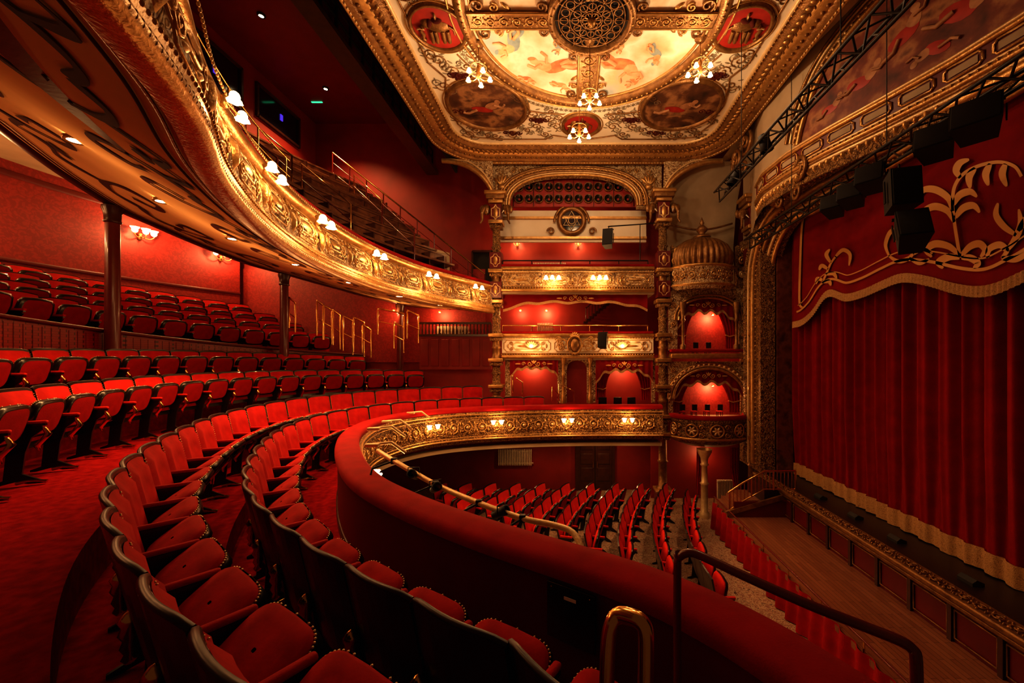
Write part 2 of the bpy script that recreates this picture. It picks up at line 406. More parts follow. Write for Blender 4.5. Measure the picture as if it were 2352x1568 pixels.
# ================================================================= UPPER CIRCLE
offp=R.offset(5.15,s_b0,None,12.7,)
Bc=Curve([(-4.6,-.2)]+[tuple(p) for p in offp.p[2::6]]+[(-8.05,13.8),(-6.9,14.55),(-5.9,14.9),(-4.6,15.05)],.15,6)
ZB=[(-1,4.3),(4,4.2),(6.3,3.95),(7.5,3.6),(8.7,3.29),(9.5,3.2),(12.5,2.72),(13.8,2.42),(14.55,2.15),(15.1,1.85)]
def zb(y):
    if y<=ZB[0][0]:return ZB[0][1]
    for i in range(len(ZB)-1):
        if y<=ZB[i+1][0]:
            t=(y-ZB[i][0])/(ZB[i+1][0]-ZB[i][0]);return ZB[i][1]*(1-t)+ZB[i+1][1]*t
    return ZB[-1][1]
def soff(t,w,h=0):
    a,_=U.at(t*U.len);b,_=Bc.at(t*Bc.len);p=a.lerp(b,w)
    return Vector((p.x,p.y,1.5+(zb(b.y)-1.5)*w-h))
m=MB();m.grid([[soff(i/180,j/12) for j in range(13)] for i in range(181)],soffm)
e=empty('upper_circle_soffit')
m.obj('soffit_plaster',e)
m=MB()
for w0 in(.05,.92):
    for dw in(0,.03):
        m.tube([soff(i/120,w0+dw,.02) for i in range(121)],.012,brown if dw else goldd,5)
def band(mp,pts,w,h=.022):
    P=catm([Vector(p) for p in pts],8);L=[]
    for i,p in enumerate(P):
        t=P[min(i+1,len(P)-1)]-P[max(i-1,0)];t.normalize();n=Vector((-t.y,t.x*1.4))*w*(.8+.25*math.sin(i*.55))
        L.append([mp(p.x+n.x,p.y+n.y,h*.8),mp(p.x+n.x*.8,p.y+n.y*.8,h),mp(p.x-n.x*.8,p.y-n.y*.8,h),mp(p.x-n.x,p.y-n.y,h*.8)])
    m.grid(L,brown,smooth=False)
nS=6
for i in range(nS):
    t0=i/nS
    def smp(a,b,h,t0=t0):return soff(min(1,max(0,t0+a/nS)),.48+b*.42,h)
    for sg in(-1,1):
        band(smp,[(0,sg*.68),(.12,sg*.76),(.26,sg*.66),(.31,sg*.40),(.20,sg*.26),(.10,sg*.38),(.17,sg*.52)],.026)
        band(smp,[(1,sg*.68),(.88,sg*.76),(.74,sg*.66),(.69,sg*.40),(.80,sg*.26),(.90,sg*.38),(.83,sg*.52)],.026)
        band(smp,[(.26,sg*.66),(.38,sg*.86),(.5,sg*.78),(.62,sg*.86),(.74,sg*.66)],.022)
        for k in(-1,0,1):leaf(m,lambda a,b,h,smp=smp:smp(a,b,h+.02),.5,sg*.74,.09,.06,(-pi/2 if sg>0 else pi/2)+k*.8,brown,.01)
m.obj('strapwork_ornament',e)
m=MB()
sweepB=[(-.12,.0),(-.14,-.08),(-.08,-.12),(.08,-.12),(.12,-.08),(.12,.1)]
sweep(m,Bc,sweepB,darkwood,zf=lambda p:zb(p.y)+.06);m.obj('support_beam',e)
top(e,"ochre plaster underside of the upper circle with dark strapwork","balcony underside")
m=MB();rings=[]
for i in range(40):
    t=i/39;b,_=Bc.at(t*Bc.len);c,_=WC.at(t*WC.len);q=b.lerp(c,.35)
    rings.append([Vector((b.x,b.y,zb(b.y)+.12)),Vector((b.x,b.y,max(4.0,zb(b.y)+.3))),Vector((q.x,q.y,4.75)),Vector((c.x,c.y,4.85))])
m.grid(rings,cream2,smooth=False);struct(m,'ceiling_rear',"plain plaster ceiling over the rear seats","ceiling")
# upper circle balcony
e=empty('upper_circle_balcony')
m=MB();sweep(m,U,[(.12,1.515),(.0,1.48),(-.06,1.50),(-.08,1.56),(-.05,1.62),(-.02,1.64),(-.04,1.70),(.0,1.75)],gold);sweep(m,U,[(.17,2.30),(.08,2.33),(.05,2.38),(.06,2.45),(.14,2.49)],gold);m.obj('gilded_moulding',e)
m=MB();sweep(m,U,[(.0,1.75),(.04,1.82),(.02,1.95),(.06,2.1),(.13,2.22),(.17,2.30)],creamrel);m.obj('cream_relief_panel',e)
m=MB();sweep(m,U,[(.12,2.48),(.12,2.56),(.2,2.6),(.38,2.6),(.46,2.55),(.46,2.1)],redrail);m.obj('velvet_armrest',e)
m=MB()
def um(a,b,h):
    p,n=U.at(a);d=.0+.15*max(0,(b-.25)/.3)**1.2-h-.02
    return Vector((p.x+n.x*d,p.y+n.y*d,1.76+b))
npan=13;Lp=U.len/npan
for i in range(npan):
    ornpanel(m,um,i*Lp+.12,(i+1)*Lp-.12,.02,.52,gold,goldl,.011)
    otube(m,um,spi(i*Lp,.42,.08,1.3,pi/2,1,10),.018,gold,.02);leaf(m,um,i*Lp,.02,.36,.12,pi/2,gold,.05)
m.obj('relief_ornament',e)
m=MB();k=0
while k<U.len:
    p,n=U.at(k);m.sphere((p.x-n.x*.07,p.y-n.y*.07,1.655),.012,gold,5,(1,1,1.5));m.sphere((p.x-n.x*.0,p.y-n.y*.0,2.41),.013,goldl,5,(1,1,1.6))
    m.sphere((p.x-n.x*.07,p.y-n.y*.07,1.56),.012,goldd,5,(1,1,2.2));k+=.055
o=m.obj('bead_course',e);o["kind"]="stuff"
top(e,"curved cream and gilt upper circle front with relief cartouches","balcony")
# gallery tier
GZ=lambda k:2.2+.58*k
GE=U.len-.35
m=MB()
for k in range(7):
    d=.5+.72*k
    sweep(m,U,[(d,GZ(k)-(.1 if k==0 else .58)),(d,GZ(k)),(d+.72,GZ(k))],darkwood,s0=1.5,s1=GE-.08*k,smooth=False)
struct(m,'floor_gallery_steps',"dark stepped tier of the upper circle","floor")
for k in range(1,7):
    d=.5+.72*k+.42
    m=MB();s1=GE-.1*k
    sweep(m,U,[(d,GZ(k)+.42),(d-.34,GZ(k)+.42),(d-.34,GZ(k)+.36),(d,GZ(k)+.34),(d,GZ(k))],benchwood,s0=2.2,s1=s1,smooth=False)
    sweep(m,U,[(d,GZ(k)+.34),(d+.05,GZ(k)+.74),(d+.09,GZ(k)+.74),(d+.09,GZ(k)+.05)],benchwood,s0=2.2,s1=s1,smooth=False)
    sweep(m,U,[(d+.02,GZ(k)+.73),(d+.02,GZ(k)+.78),(d+.12,GZ(k)+.78),(d+.12,GZ(k)+.73)],benchwood,s0=2.2,s1=s1,smooth=False)
    q=2.3
    while q<s1:
        p,n=U.at(q);a=math.atan2(n.y,n.x);m.box((p.x+n.x*(d-.12),p.y+n.y*(d-.12),GZ(k)+.3),(.38,.04,.6),darkwood,rz=a);q+=.62
    o=m.obj('gallery_bench');top(o,"long curved dark wooden gallery bench with panelled back","bench",group="gallery benches in the upper circle")
GW=-9.85
m=MB();m.box((GW-.1,8,7.0),(.2,14.4,5.2),wallred)
struct(m,'wall_gallery',"deep red painted wall behind the gallery","wall")
m=MB();m.box((-7.6,8.5,9.15),(4.8,13.6,.2),redpaint);struct(m,'ceiling_gallery',"dark red ceiling above the gallery","ceiling")
m=MB();m.box((-5.35,8.5,8.1),(.3,13.6,2.0),redpaint);m.box((-5.3,8.5,7.12),(.44,13.6,.12),darkwood);struct(m,'ceiling_bulkhead',"deep red painted bulkhead beam","beam")
m=MB();m.box((-4.7,8.2,8.3),(1.1,13.4,.15),dark);m.box((-4.3,8.2,7.7),(.08,13.4,1.4),dark)
for k in range(24):
    m.box((-5.12,2+.55*k,7.45),(.05,.05,.6),steel)
for zz in(7.2,7.45,7.72):m.box((-5.12,8.2,zz),(.04,13,.04),steel)
struct(m,'ceiling_lighting_slot',"black lighting slot with steel rail beside the ceiling","ceiling")
for k,(ya,yb,za,zb2) in enumerate(((9.8,11.7,7.4,8.6),(12.3,14.2,7.6,8.6))):
    m=MB();m.box((GW+.01,(ya+yb)/2,(za+zb2)/2),(.04,yb-ya,zb2-za),glassm)
    for yy in(ya,yb):m.box((GW+.04,yy,(za+zb2)/2),(.1,.07,zb2-za+.07),darkwood)
    for zz in(za,zb2):m.box((GW+.04,(ya+yb)/2,zz),(.1,yb-ya,.07),darkwood)
    m.box((GW+.045,ya+(yb-ya)*.55,za+.55),(.03,.10,.20),bluem)
    struct(m,'window_%d'%(k+1),"dark glazed control room window in a timber frame","window")
m=MB();m.box((GW+.03,14.65,6.3),(.06,.6,1.5),redpanel)
for yy in(14.33,14.65,14.97):m.box((GW+.07,yy,6.3),(.08,.05,1.55),darkwood)
m.box((GW+.07,14.65,7.08),(.08,.7,.06),darkwood)
struct(m,'door_1',"red double doors at the top of the gallery","door")
p=pu(728,229,13.9);e=empty('exit_sign',p)
m=MB();m.box((0,0,0),(.38,.05,.2),green);m.obj('sign_panel',e)
m=MB();y=-.03
m.sphere((-.02,y,.065),.018,exitw,8,(1,.4,1))
for a,b in(((-.02,.045),(-.01,-.005)),((-.01,-.005),(.03,-.03)),((.03,-.03),(.02,-.07)),((-.01,-.005),(-.04,-.04)),((-.04,-.04),(-.075,-.045)),((-.02,.04),(.025,.02)),((-.02,.04),(-.055,.02))):
    m.tube([(a[0],y,a[1]),(b[0],y,b[1])],.009,exitw,5)
m.box((.12,y,0),(.06,.012,.15),exitw);m.tube([(-.17,y,0),(-.10,y,0)],.008,exitw,5);m.tube([(-.14,y,.03),(-.17,y,0),(-.14,y,-.03)],.008,exitw,5)
m.obj('running_figure_symbol',e)
top(e,"illuminated green exit sign with running figure and arrow","exit sign")
m=MB()
P0=Vector((-3.0,13.9,2.95));P1=Vector((-8.4,13.9,7.25))
for dz in(0,-.35,-.7):m.tube([P0+Vector((0,0,dz)),P1+Vector((0,0,dz))],.03 if dz==0 else .015,brass if dz==0 else mahog,6)
for k in range(10):
    q=P0.lerp(P1,k/9);m.tube([q,q-Vector((0,0,1.0))],.022,mahog,6)
top(m.obj('gallery_handrail'),"long sloping brass-topped handrail beside the gallery steps","handrail")
for k,(s_,d0) in enumerate(((7.0,1.3),(9.0,1.3),(11.0,1.3),(9.0,3.0),(7.0,3.0),(11.2,3.0))):
    m=MB();p,n=U.at(s_);A=[]
    for j in range(3):
        d=d0+.7*j;A.append(Vector((p.x+n.x*d,p.y+n.y*d,2.2+.58*(d-.5)/.72+.95)))
    m.tube([A[0]-Vector((0,0,.9))]+A+[A[-1]-Vector((0,0,.9))],.022,brass if k%2 else mahog,6);m.tube([A[0]-Vector((0,0,.4)),A[-1]-Vector((0,0,.4))],.014,mahog,5)
    top(m.obj('aisle_handrail'),"short tubular handrail on the gallery steps","handrail",group="handrails on the gallery aisle")
m=MB()
for zz in(2.85,3.1):m.tube([Vector((U.at(s)[0].x+U.at(s)[1].x*.3,U.at(s)[0].y+U.at(s)[1].y*.3,zz)) for s in [2.4+.3*k for k in range(12)]],.012,brass,5)
for k in range(5):
    p,n=U.at(2.4+.8*k);m.tube([(p.x+n.x*.3,p.y+n.y*.3,2.6),(p.x+n.x*.3,p.y+n.y*.3,3.1)],.012,brass,5)
top(m.obj('safety_rail'),"thin brass safety rail above the velvet armrest","handrail")
for i,u in enumerate((262,655,921)):
    s=Bc.find_u(u,5);p,n=Bc.at(s);zt=zb(p.y)-.06;zb_=z4(p)
    e=empty('support_column',(p.x,p.y,0))
    m=MB();m.lathe((0,0,0),[(.13,zb_+.25),(.115,zt-.35)],colred,16);m.obj('column_shaft',e)
    m=MB();m.lathe((0,0,0),[(.19,zb_),(.19,zb_+.12),(.15,zb_+.18),(.14,zb_+.26),(.13,zb_+.28)],colred,16);m.obj('column_base',e)
    m=MB();m.lathe((0,0,0),[(.115,zt-.37),(.15,zt-.34),(.13,zt-.3),(.14,zt-.15),(.17,zt-.06),(.17,zt)],darkwood,16);m.obj('capital',e)
    top(e,"slender dark red iron column carrying the upper circle","column",group="iron columns under the upper circle")
# ================================================================= CEILING
CX,CY,H=.45,7.96,6.9
def rrect(x0,x1,y0,y1,r,n=8):
    out=[]
    for cx,cy,a in((x1-r,y1-r,0),(x0+r,y1-r,pi/2),(x0+r,y0+r,pi),(x1-r,y0+r,3*pi/2)):
        for i in range(n+1):
            t=a+pi/2*i/n;out.append((cx+r*math.cos(t),cy+r*math.sin(t)))
    return out
e=empty('auditorium_ceiling')
cm=lambda a,b,h:Vector((CX+a,CY+b,H-h))
m=MB();m.prism([(a-CX,b-CY) for a,b in rrect(-3.6,4.5,3.2,12.7,.9)],lambda a,b,h:cm(a,b,-h),.1,cream);m.obj('ceiling_plaster',e)
m=MB()
def offloop(d):return rrect(-3.5-d,4.4+d,3.3-d,12.6+d,.9+d,8)
prof=[(0,0),(0,.04),(.05,.06),(.08,.03),(.13,.05),(.17,.10),(.26,.15),(.34,.15),(.38,.19),(.50,.22),(.58,.22),(.62,.27),(.70,.29),(.74,.34),(.78,.28)]
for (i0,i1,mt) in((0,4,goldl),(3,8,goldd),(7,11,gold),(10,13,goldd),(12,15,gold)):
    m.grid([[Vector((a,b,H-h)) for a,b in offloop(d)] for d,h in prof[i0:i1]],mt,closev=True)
m.obj('gilded_cornice',e)
def loopwalk(d,step):
    P=[Vector(q) for q in offloop(d)];P.append(P[0]);return resample(P,step)
m=MB()
for q in loopwalk(.06,.11):m.sphere((q.x,q.y,H-.06),.024,gold,5)
lw=loopwalk(.30,.16)
for i,q in enumerate(lw[:-1]):
    t=(lw[i+1]-q);ang=math.atan2(t.y,t.x)
    lm=lambda a,b,h,q=q:Vector((q.x+a,q.y+b,H-.15-h))
    leaf(m,lm,0,0,.15,.07,ang+pi/2*.55,gold,.035);leaf(m,lm,0,0,.14,.06,ang-pi/2*.7,goldd,.03)
for q in loopwalk(.52,.17):m.sphere((q.x,q.y,H-.22),.05,goldd,6,(1,1,.7))
for q in loopwalk(.70,.10):m.sphere((q.x,q.y,H-.31),.022,goldl,5)
o=m.obj('egg_and_dart_course',e);o["kind"]="stuff"
def ring(mb,cx,cy,r0,r1,mat,h=.08,n=64,sy=1):
    rings=[]
    for d,hh in((0,0),(.15,h),(.5,h*1.3),(.85,h),(1,0)):
        r=r0+(r1-r0)*d;rings.append([cm(cx+r*math.cos(2*pi*k/n),cy+r*sy*math.sin(2*pi*k/n),hh) for k in range(n)])
    mb.grid(rings,mat,closev=True)
def disc(mb,cx,cy,r,mat,h=.01,n=64,sy=1,fn=cm):
    mb.add([fn(cx+r*math.cos(2*pi*k/n),cy+r*sy*math.sin(2*pi*k/n),h) for k in range(n)],[list(range(n))],mat,False)
m=MB();disc(m,0,0,2.55,cloud,.012);m.obj('sky_fresco',e)
m=MB();ring(m,0,0,2.5,2.76,goldd,.09,80);ring(m,0,0,2.40,2.46,gold,.05,80);ring(m,0,0,2.84,2.89,gold,.04,80)
for k in range(120):
    a=2*pi*k/120;m.sphere(cm(2.63*math.cos(a),2.63*math.sin(a),.11),.032,gold,5)
for k in range(4):
    a=pi/2*k;c,s=math.cos(a),math.sin(a);bw=.22 if k%2 else .16
    sm=lambda x,y,h,c=c,s=s:cm(x*c-y*s,x*s+y*c,h)
    m.prism([(.8,-bw),(2.5,-bw),(2.5,bw),(.8,bw)],lambda x,y,h,sm=sm:sm(x,y,h),.09,goldd)
    for yy in(-bw-.02,bw+.02):otube(m,sm,[(.8,yy),(2.5,yy)],.03,gold,.08)
    scrollwork(m,lambda a,b,h,sm=sm:sm(a,b,h+.09),.85,2.45,-bw+.01,bw-.01,gold,.013)
    for sg in(-1,1):
        otube(m,sm,spi(2.25,sg*(bw+.17),.17,1.4,-sg*pi/2,sg,14),.03,goldd,.05);otube(m,sm,spi(1.0,sg*(bw+.14),.13,1.4,-sg*pi/2,-sg,14),.025,goldd,.05)
        otube(m,sm,spi(1.95,sg*(bw+.13),.11,1.4,sg*pi/2,sg,14),.022,gold,.05);leaf(m,sm,1.6,sg*bw,.3,.1,sg*.8,gold,.05)
m.obj('gilded_ring_and_ribs',e)
m=MB();disc(m,0,0,.86,dark,.03);ring(m,0,0,.74,.92,goldd,.12,48)
for k in range(28):
    a=2*pi*k/28;m.sphere(cm(.83*math.cos(a),.83*math.sin(a),.15),.03,gold,5)
for rr,nn,pr in((.12,6,.07),(.33,12,.075),(.56,18,.085)):
    for k in range(nn):
        a=2*pi*k/nn;cx,cy=rr*math.cos(a),rr*math.sin(a);m.tube([cm(cx+pr*math.cos(t*pi/5),cy+pr*math.sin(t*pi/5),.07) for t in range(10)],.015,goldd,4,closed=True)
for k in range(12):
    a=2*pi*k/12;m.tube([cm(.05*math.cos(a),.05*math.sin(a),.06),cm(.75*math.cos(a),.75*math.sin(a),.06)],.013,goldd,4)
for rr in(.22,.45,.68):m.tube([cm(rr*math.cos(t*pi/16),rr*math.sin(t*pi/16),.06) for t in range(32)],.015,goldd,4,closed=True)
m.sphere(cm(0,0,.1),.09,gold,8)
m.obj('pierced_grille',e)
m=MB()
def fig(x,y,s,a,mat,mat2):
    fm_=lambda p,q,h:cm(x+s*(p*math.cos(a)-q*math.sin(a)),y+s*(p*math.sin(a)+q*math.cos(a)),.018+h*.1)
    blob(m,fm_,-.2,-.02,.30,.14,mat2,.015,-.25,12);blob(m,fm_,-.4,-.08,.18,.08,mat2,.015,.5,12);blob(m,fm_,.06,.04,.20,.12,mat,.02,.7,12);blob(m,fm_,.22,.22,.075,.09,mat,.03,0,12);blob(m,fm_,.235,.27,.085,.05,mat2,.035,.3,10)
    otube(m,fm_,[(.1,.12),(.25,.05),(.36,.16)],.028*s,mat,.1);otube(m,fm_,[(.0,.12),(-.05,.27),(.02,.40)],.026*s,mat,.1)
    otube(m,fm_,[(-.25,0),(-.45,-.08),(-.62,-.02)],.038*s,mat,.1);otube(m,fm_,[(-.25,.05),(-.42,.1),(-.55,.02)],.034*s,mat,.1)
fig(-.95,1.35,1.25,2.9,flesh,robe);fig(-.6,2.0,.6,.3,flesh,robe);fig(.95,1.35,1.3,.3,flesh,robe);fig(1.55,1.0,.7,.9,flesh,bluerobe);fig(-1.75,.75,1.0,1.9,flesh,bluerobe);fig(1.15,1.9,.5,2,flesh,robe);fig(-1.45,1.75,.5,.2,flesh,robe);fig(.7,.75,.45,1.2,flesh,robe);fig(-.7,.8,.4,1.2,flesh,bluerobe)
m.obj('fresco_figures',e)
for cx in(-2.72,2.62):
    m=MB();cy=2.82
    disc(m,cx,cy,1.02,darkpaint,.02,40,.98);ring(m,cx,cy,1.0,1.12,goldd,.07,40,.98);ring(m,cx,cy,1.15,1.18,gold,.03,40,.98)
    fm_=lambda p,q,h,cx=cx,cy=cy:cm(cx+p,cy-q,.03+h*.1)
    blob(m,fm_,.15,.05,.22,.14,fleshd,.02,.5,12);blob(m,fm_,.32,.22,.08,.09,fleshd,.02,0,12);blob(m,fm_,-.15,-.1,.3,.12,redpanel,.02,-.2,12);otube(m,fm_,[(-.3,-.1),(-.55,-.25),(-.7,-.2)],.04,fleshd,.05);otube(m,fm_,[(.2,.1),(.42,.0),(.5,.12)],.03,fleshd,.05);blob(m,fm_,-.1,-.5,.6,.15,darkpaint,.02,0,12)
    m.obj('oval_painting',e)
for cx,cy,r in((-3.2,.25,.52),(3.18,.25,.52),(-.1,3.68,.50)):
    m=MB();disc(m,cx,cy,r,redpanel,.02,36);ring(m,cx,cy,r,r+.09,goldd,.06,36);ring(m,cx,cy,r+.12,r+.15,gold,.03,36)
    sgn=-1 if cx<0 else 1
    fm_=lambda p,q,h,cx=cx,cy=cy,r=r,sgn=sgn:cm(cx+sgn*p*r,cy-q*r,.025+h)
    blob(m,fm_,-.05,.08,.45,.27,goldd,.05,0,14);blob(m,fm_,.40,.25,.22,.2,goldd,.06,0,12);otube(m,fm_,[(.55,.2),(.72,.02),(.66,-.22),(.76,-.40),(.66,-.5)],.04,goldd,.03,n=6)
    for lx in(-.36,-.16,.14,.32):otube(m,fm_,[(lx,-.05),(lx+.03,-.35),(lx+.08,-.62)],.045,goldd,.02,n=6)
    blob(m,fm_,.28,.28,.13,.20,brown,.07,.4,12);otube(m,fm_,[(-.46,.15),(-.62,0),(-.6,-.25)],.018,goldd,.02);otube(m,fm_,[(.52,.08),(.7,.14),(.82,.1)],.02,goldl,.05)
    blob(m,fm_,-.05,.40,.22,.12,brown,.06,0,12);leaf(m,fm_,-.05,.45,.3,.12,pi/2,goldd,.06)
    m.obj('red_roundel',e)
m=MB()
greyo=M('grey_stencil',(.28,.21,.12),.6,0,(.18,.13,.075),5)
def csc(cx,cy,r,s,a0,mat,w=.03):otube(m,cm,spi(cx,cy,r,1.4,a0,s,18),w,mat,.01,n=4)
for sx in(-1,1):
    X=lambda q:sx*q
    for (x,y,r,s,a) in((1.5,3.15,.2,1,0),(1.05,3.35,.17,-1,pi),(1.45,3.75,.16,1,pi/2),(.85,3.75,.18,-1,0),(3.55,4.15,.2,1,0),(3.3,3.95,.15,-1,pi),(3.5,1.15,.2,1,pi/2),(3.25,1.5,.18,-1,0),(2.2,4.2,.15,1,0),(2.75,4.25,.15,-1,pi),(3.65,2.0,.2,1,0),(2.3,1.45,.14,-1,pi/2),(3.6,-.55,.2,1,0),(2.65,.95,.15,1,0),(3.6,.95,.16,-1,pi/2),(1.8,2.5,.13,1,0),(.75,3.3,.13,1,0),(1.2,4.15,.14,1,0),(1.75,3.95,.13,-1,0),(2.0,3.65,.12,1,0),(2.9,1.35,.13,1,0),(3.65,3.4,.15,1,0),(3.0,4.2,.12,1,1),(.95,3.05,.1,-1,2)):
        csc(X(x),y,r,s*sx,a if sx>0 else pi-a,goldd,.018)
        csc(X(x)+.12,y+.16,r*.8,-s*sx,a,greyo,.016);csc(X(x)-.14,y-.1,r*.7,s*sx,a,greyo,.014)
        for k in range(5):leaf(m,cm,X(x)+r*math.cos(k*1.3),y+r*math.sin(k*1.3),.15,.05,k*1.3+.8,greyo,.015)
    for (x,y,sz) in((1.35,3.4,.3),(3.15,1.6,.34),(3.45,3.0,.2),(2.2,4.05,.18)):
        for k in range(-3,4):leaf(m,cm,X(x),y-.05,sz*(1-.08*abs(k)),.1*sz/.3,-pi/2+k*.42+pi,brown if sz>.25 else goldd,.03)
        otube(m,cm,spi(X(x),y,.12,1.2,0,1,12),.020,brown,.03)
        for q in(-1,1):otube(m,cm,spi(X(x)+q*.2,y+.02,.1,1.3,0,q,12),.016,brown,.02)
    otube(m,cm,[(X(3.75),-.9),(X(3.75),1.2),(X(3.5),1.7),(X(3.7),2.3),(X(3.75),3.6),(X(3.45),4.3),(X(2.6),4.42),(X(1.2),4.42),(X(.95),4.2),(X(.6),4.3),(X(0.1),4.42)],.020,goldd,.02)
    otube(m,cm,[(X(3.0),.95),(X(2.85),1.25),(X(2.6),1.6),(X(2.0),1.95),(X(1.75),2.3),(X(1.55),3.0),(X(1.15),3.1),(X(.6),3.15)],.020,goldd,.02)
    otube(m,cm,[(X(3.6),2.1),(X(3.75),2.7)],.02,gold,.02)
rgm=lambda a,b,h:cm((2.97+b)*math.cos(a/3.0),(2.97+b)*math.sin(a/3.0),h)
scrollwork(m,rgm,.0,9.3,0,.14,greyo,.009)
m.obj('stencilled_scroll_ornament',e)
top(e,"ornate cream and gilt ceiling with circular sky fresco and roundels","ceiling")
for sx,xa,xb in((-1,-2.6,-4.25),(1,3.2,5.1)):
    m=MB();rings=[];arc=[]
    for i in range(15):
        a=i/14*pi/2;x=xa+(xb-xa)*(1-math.cos(a));z=5.35+1.2*math.sin(a);yy=13.5-.35*math.sin(a);arc.append(Vector((x,yy-.08,z)))
        rings.append([Vector((x,yy+.1,z)),Vector((x,yy-.06,z)),Vector((x,yy-.1,min(6.62,z+.25))),Vector((x,13.25,6.62))])
    m.grid(rings,creamrel,smooth=False)
    m.tube(arc,.08,gold,8);m.tube([p+Vector((0,-.02,.17)) if p.z<6.4 else Vector((p.x,p.y-.02,6.58)) for p in arc],.035,goldl,6)
    top(m.obj('pendentive'),"gilded curved pendentive rib under the ceiling cornice","moulding",group="pendentives at the ceiling corners")
# ================================================================= SIDE FACADE (opera box wall)
YF=13.6
xf=lambda u:(u-1308)/900*YF
zf=lambda v:(820-v)/900*YF
fm=lambda y:(lambda a,b,h:Vector((a,y-h,b)))
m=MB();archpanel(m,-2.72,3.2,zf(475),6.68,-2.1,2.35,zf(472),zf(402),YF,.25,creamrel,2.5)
for d,r,mt in((0,.05,gold),(.09,.03,goldl),(.17,.06,goldd),(.28,.04,gold),(.36,.05,goldd)):
    ar=archpts(-2.1-d,2.35+d,zf(472),zf(402)+d*.8,28,2.5);m.tube([Vector((a,YF-.04,b)) for a,b in ar],r,mt,6)
ar=resample([Vector(q) for q in archpts(-2.1-.23,2.35+.23,zf(472),zf(402)+.19,28,2.5)],.12)
for q in ar:m.sphere((q.x,YF-.07,q.y),.03,gold,5)
for sx,x0 in((-1,-2.35),(1,2.75)):
    f2=fm(YF-.02)
    for k in range(-2,3):leaf(m,f2,x0,5.95,.4,.12,pi/2+k*.4,gold,.05)
    blob(m,f2,x0,5.9,.15,.12,gold,.08);pframe(m,f2,x0-.2,x0+.2,5.4,6.45,.02,gold)
    for q in range(3):otube(m,f2,spi(x0-sx*(.42+.25*q),6.45-.0*q,.10,1.4,0,1,12),.02,gold,.02)
struct(m,'trim_1',"gilded basket arch over the side boxes","arch")
e=empty('horn_panel',(0,14.1,0));m=MB()
x0,x1=(1180-1308)/900*14.1,(1455-1308)/900*14.1;za,zc=(820-474)/900*14.1,(820-410)/900*14.1
m.box(((x0+x1)/2,.05,(za+zc)/2),(x1-x0+.4,.08,zc-za),redpanel);m.obj('panel_board',e)
m=MB()
for r_ in range(2):
    for k in range(12):
        x=x0+.2+(x1-x0-.4)*k/11;z=za+.26+r_*.42
        m.M=Matrix.Translation((x,0,z))@Matrix.Rotation(pi/2,4,'X');m.lathe((0,0,0),[(.0,-.03),(.06,0),(.12,.05),(.145,.08)],black,14);m.lathe((0,0,0),[(.14,.08),(.155,.10),(.165,.06),(.165,0)],goldd,14);m.M=None
m.obj('round_opening',e)
m=MB()
for k in range(7):m.box((x0+(x1-x0)*k/6,-.02,(za+zc)/2),(.02,.05,zc-za),darkwood)
m.obj('panel_divider',e)
top(e,"dark red panel with two rows of round black openings","panel")
m=MB();m.box((.1,14.35,(zf(475)+zf(540))/2+.05),(5.4,.1,1.15),cream)
for zz in(zf(485),zf(533)):m.box((.1,14.25,zz),(5.4,.1,.08),gold)
struct(m,'wall_cream_panel',"cream plaster wall band under the horn panel","wall")
e=empty('round_window',pu(1313,507,14.2));m=MB()
m.M=Matrix.Rotation(pi/2,4,'X')
m.lathe((0,0,0),[(.36,0),(.38,.06),(.46,.08),(.52,.04),(.54,0)],goldd,28);m.obj('window_frame',e);m=MB();m.M=Matrix.Rotation(pi/2,4,'X')
m.lathe((0,0,-.02),[(0,.01),(.37,.01)],glassm,28);m.obj('window_glass',e);m=MB()
for o_ in(pi/2,-pi/2):
    t=[Vector((.34*math.cos(o_+k*2*pi/3),-.03,.34*math.sin(o_+k*2*pi/3))) for k in range(3)];m.tube(t,.018,goldl,5,closed=True)
m.tube([Vector((.12*math.cos(k*pi/8),-.03,.12*math.sin(k*pi/8))) for k in range(16)],.014,goldl,5,closed=True)
m.obj('star_tracery',e);m=MB()
m.tube([Vector((.62*math.cos(t*pi/14),-.02,.62*math.sin(t*pi/14)-.05)) for t in range(15)],.05,goldd,6)
for sx in(-1,1):m.tube([Vector((sx*(.75+.14*math.cos(a*.5)*(1-a/20)),-.02,-.38+.14*math.sin(a*.5)*(1-a/20))) for a in range(16)],.035,goldd,5)
m.obj('window_surround',e)
top(e,"round window with six pointed star tracery in gilt surround","round window")
def balcony_front(name,x0,x1,zt,zbm,y,label,np=4,velvet=True,mat=creamrel,depth=1.6):
    e=empty(name,((x0+x1)/2,y,zbm));w=(x1-x0)/2;h=zt-zbm
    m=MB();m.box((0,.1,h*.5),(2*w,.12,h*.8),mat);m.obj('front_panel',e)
    m=MB();m.box((0,.06,h-.06),(2*w,.26,.1),gold,bev=.02);m.box((0,.08,h-.17),(2*w,.2,.05),goldl,bev=.015);m.box((0,.05,.05),(2*w,.3,.1),gold,bev=.03);m.box((0,.08,.15),(2*w,.2,.06),goldd,bev=.02)
    k=-w
    while k<w:m.sphere((k,-.07,.12),.022,gold,5);m.sphere((k,-.03,h-.16),.018,goldl,5);k+=.09
    m.obj('gilded_moulding',e)
    m=MB();mp=lambda a,b,hh:Vector((a,.035-hh,b));L=2*w/np
    for i in range(np):ornpanel(m,mp,-w+i*L+.05,-w+(i+1)*L-.05,.2,h-.22,gold,goldl,.014)
    m.obj('relief_ornament',e)
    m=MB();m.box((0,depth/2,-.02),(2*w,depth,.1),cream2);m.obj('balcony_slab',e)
    if velvet:
        m=MB();m.box((0,.1,h+.03),(2*w,.3,.1),redrail,bev=.04);m.obj('velvet_armrest',e)
    top(e,label,"balcony");return e
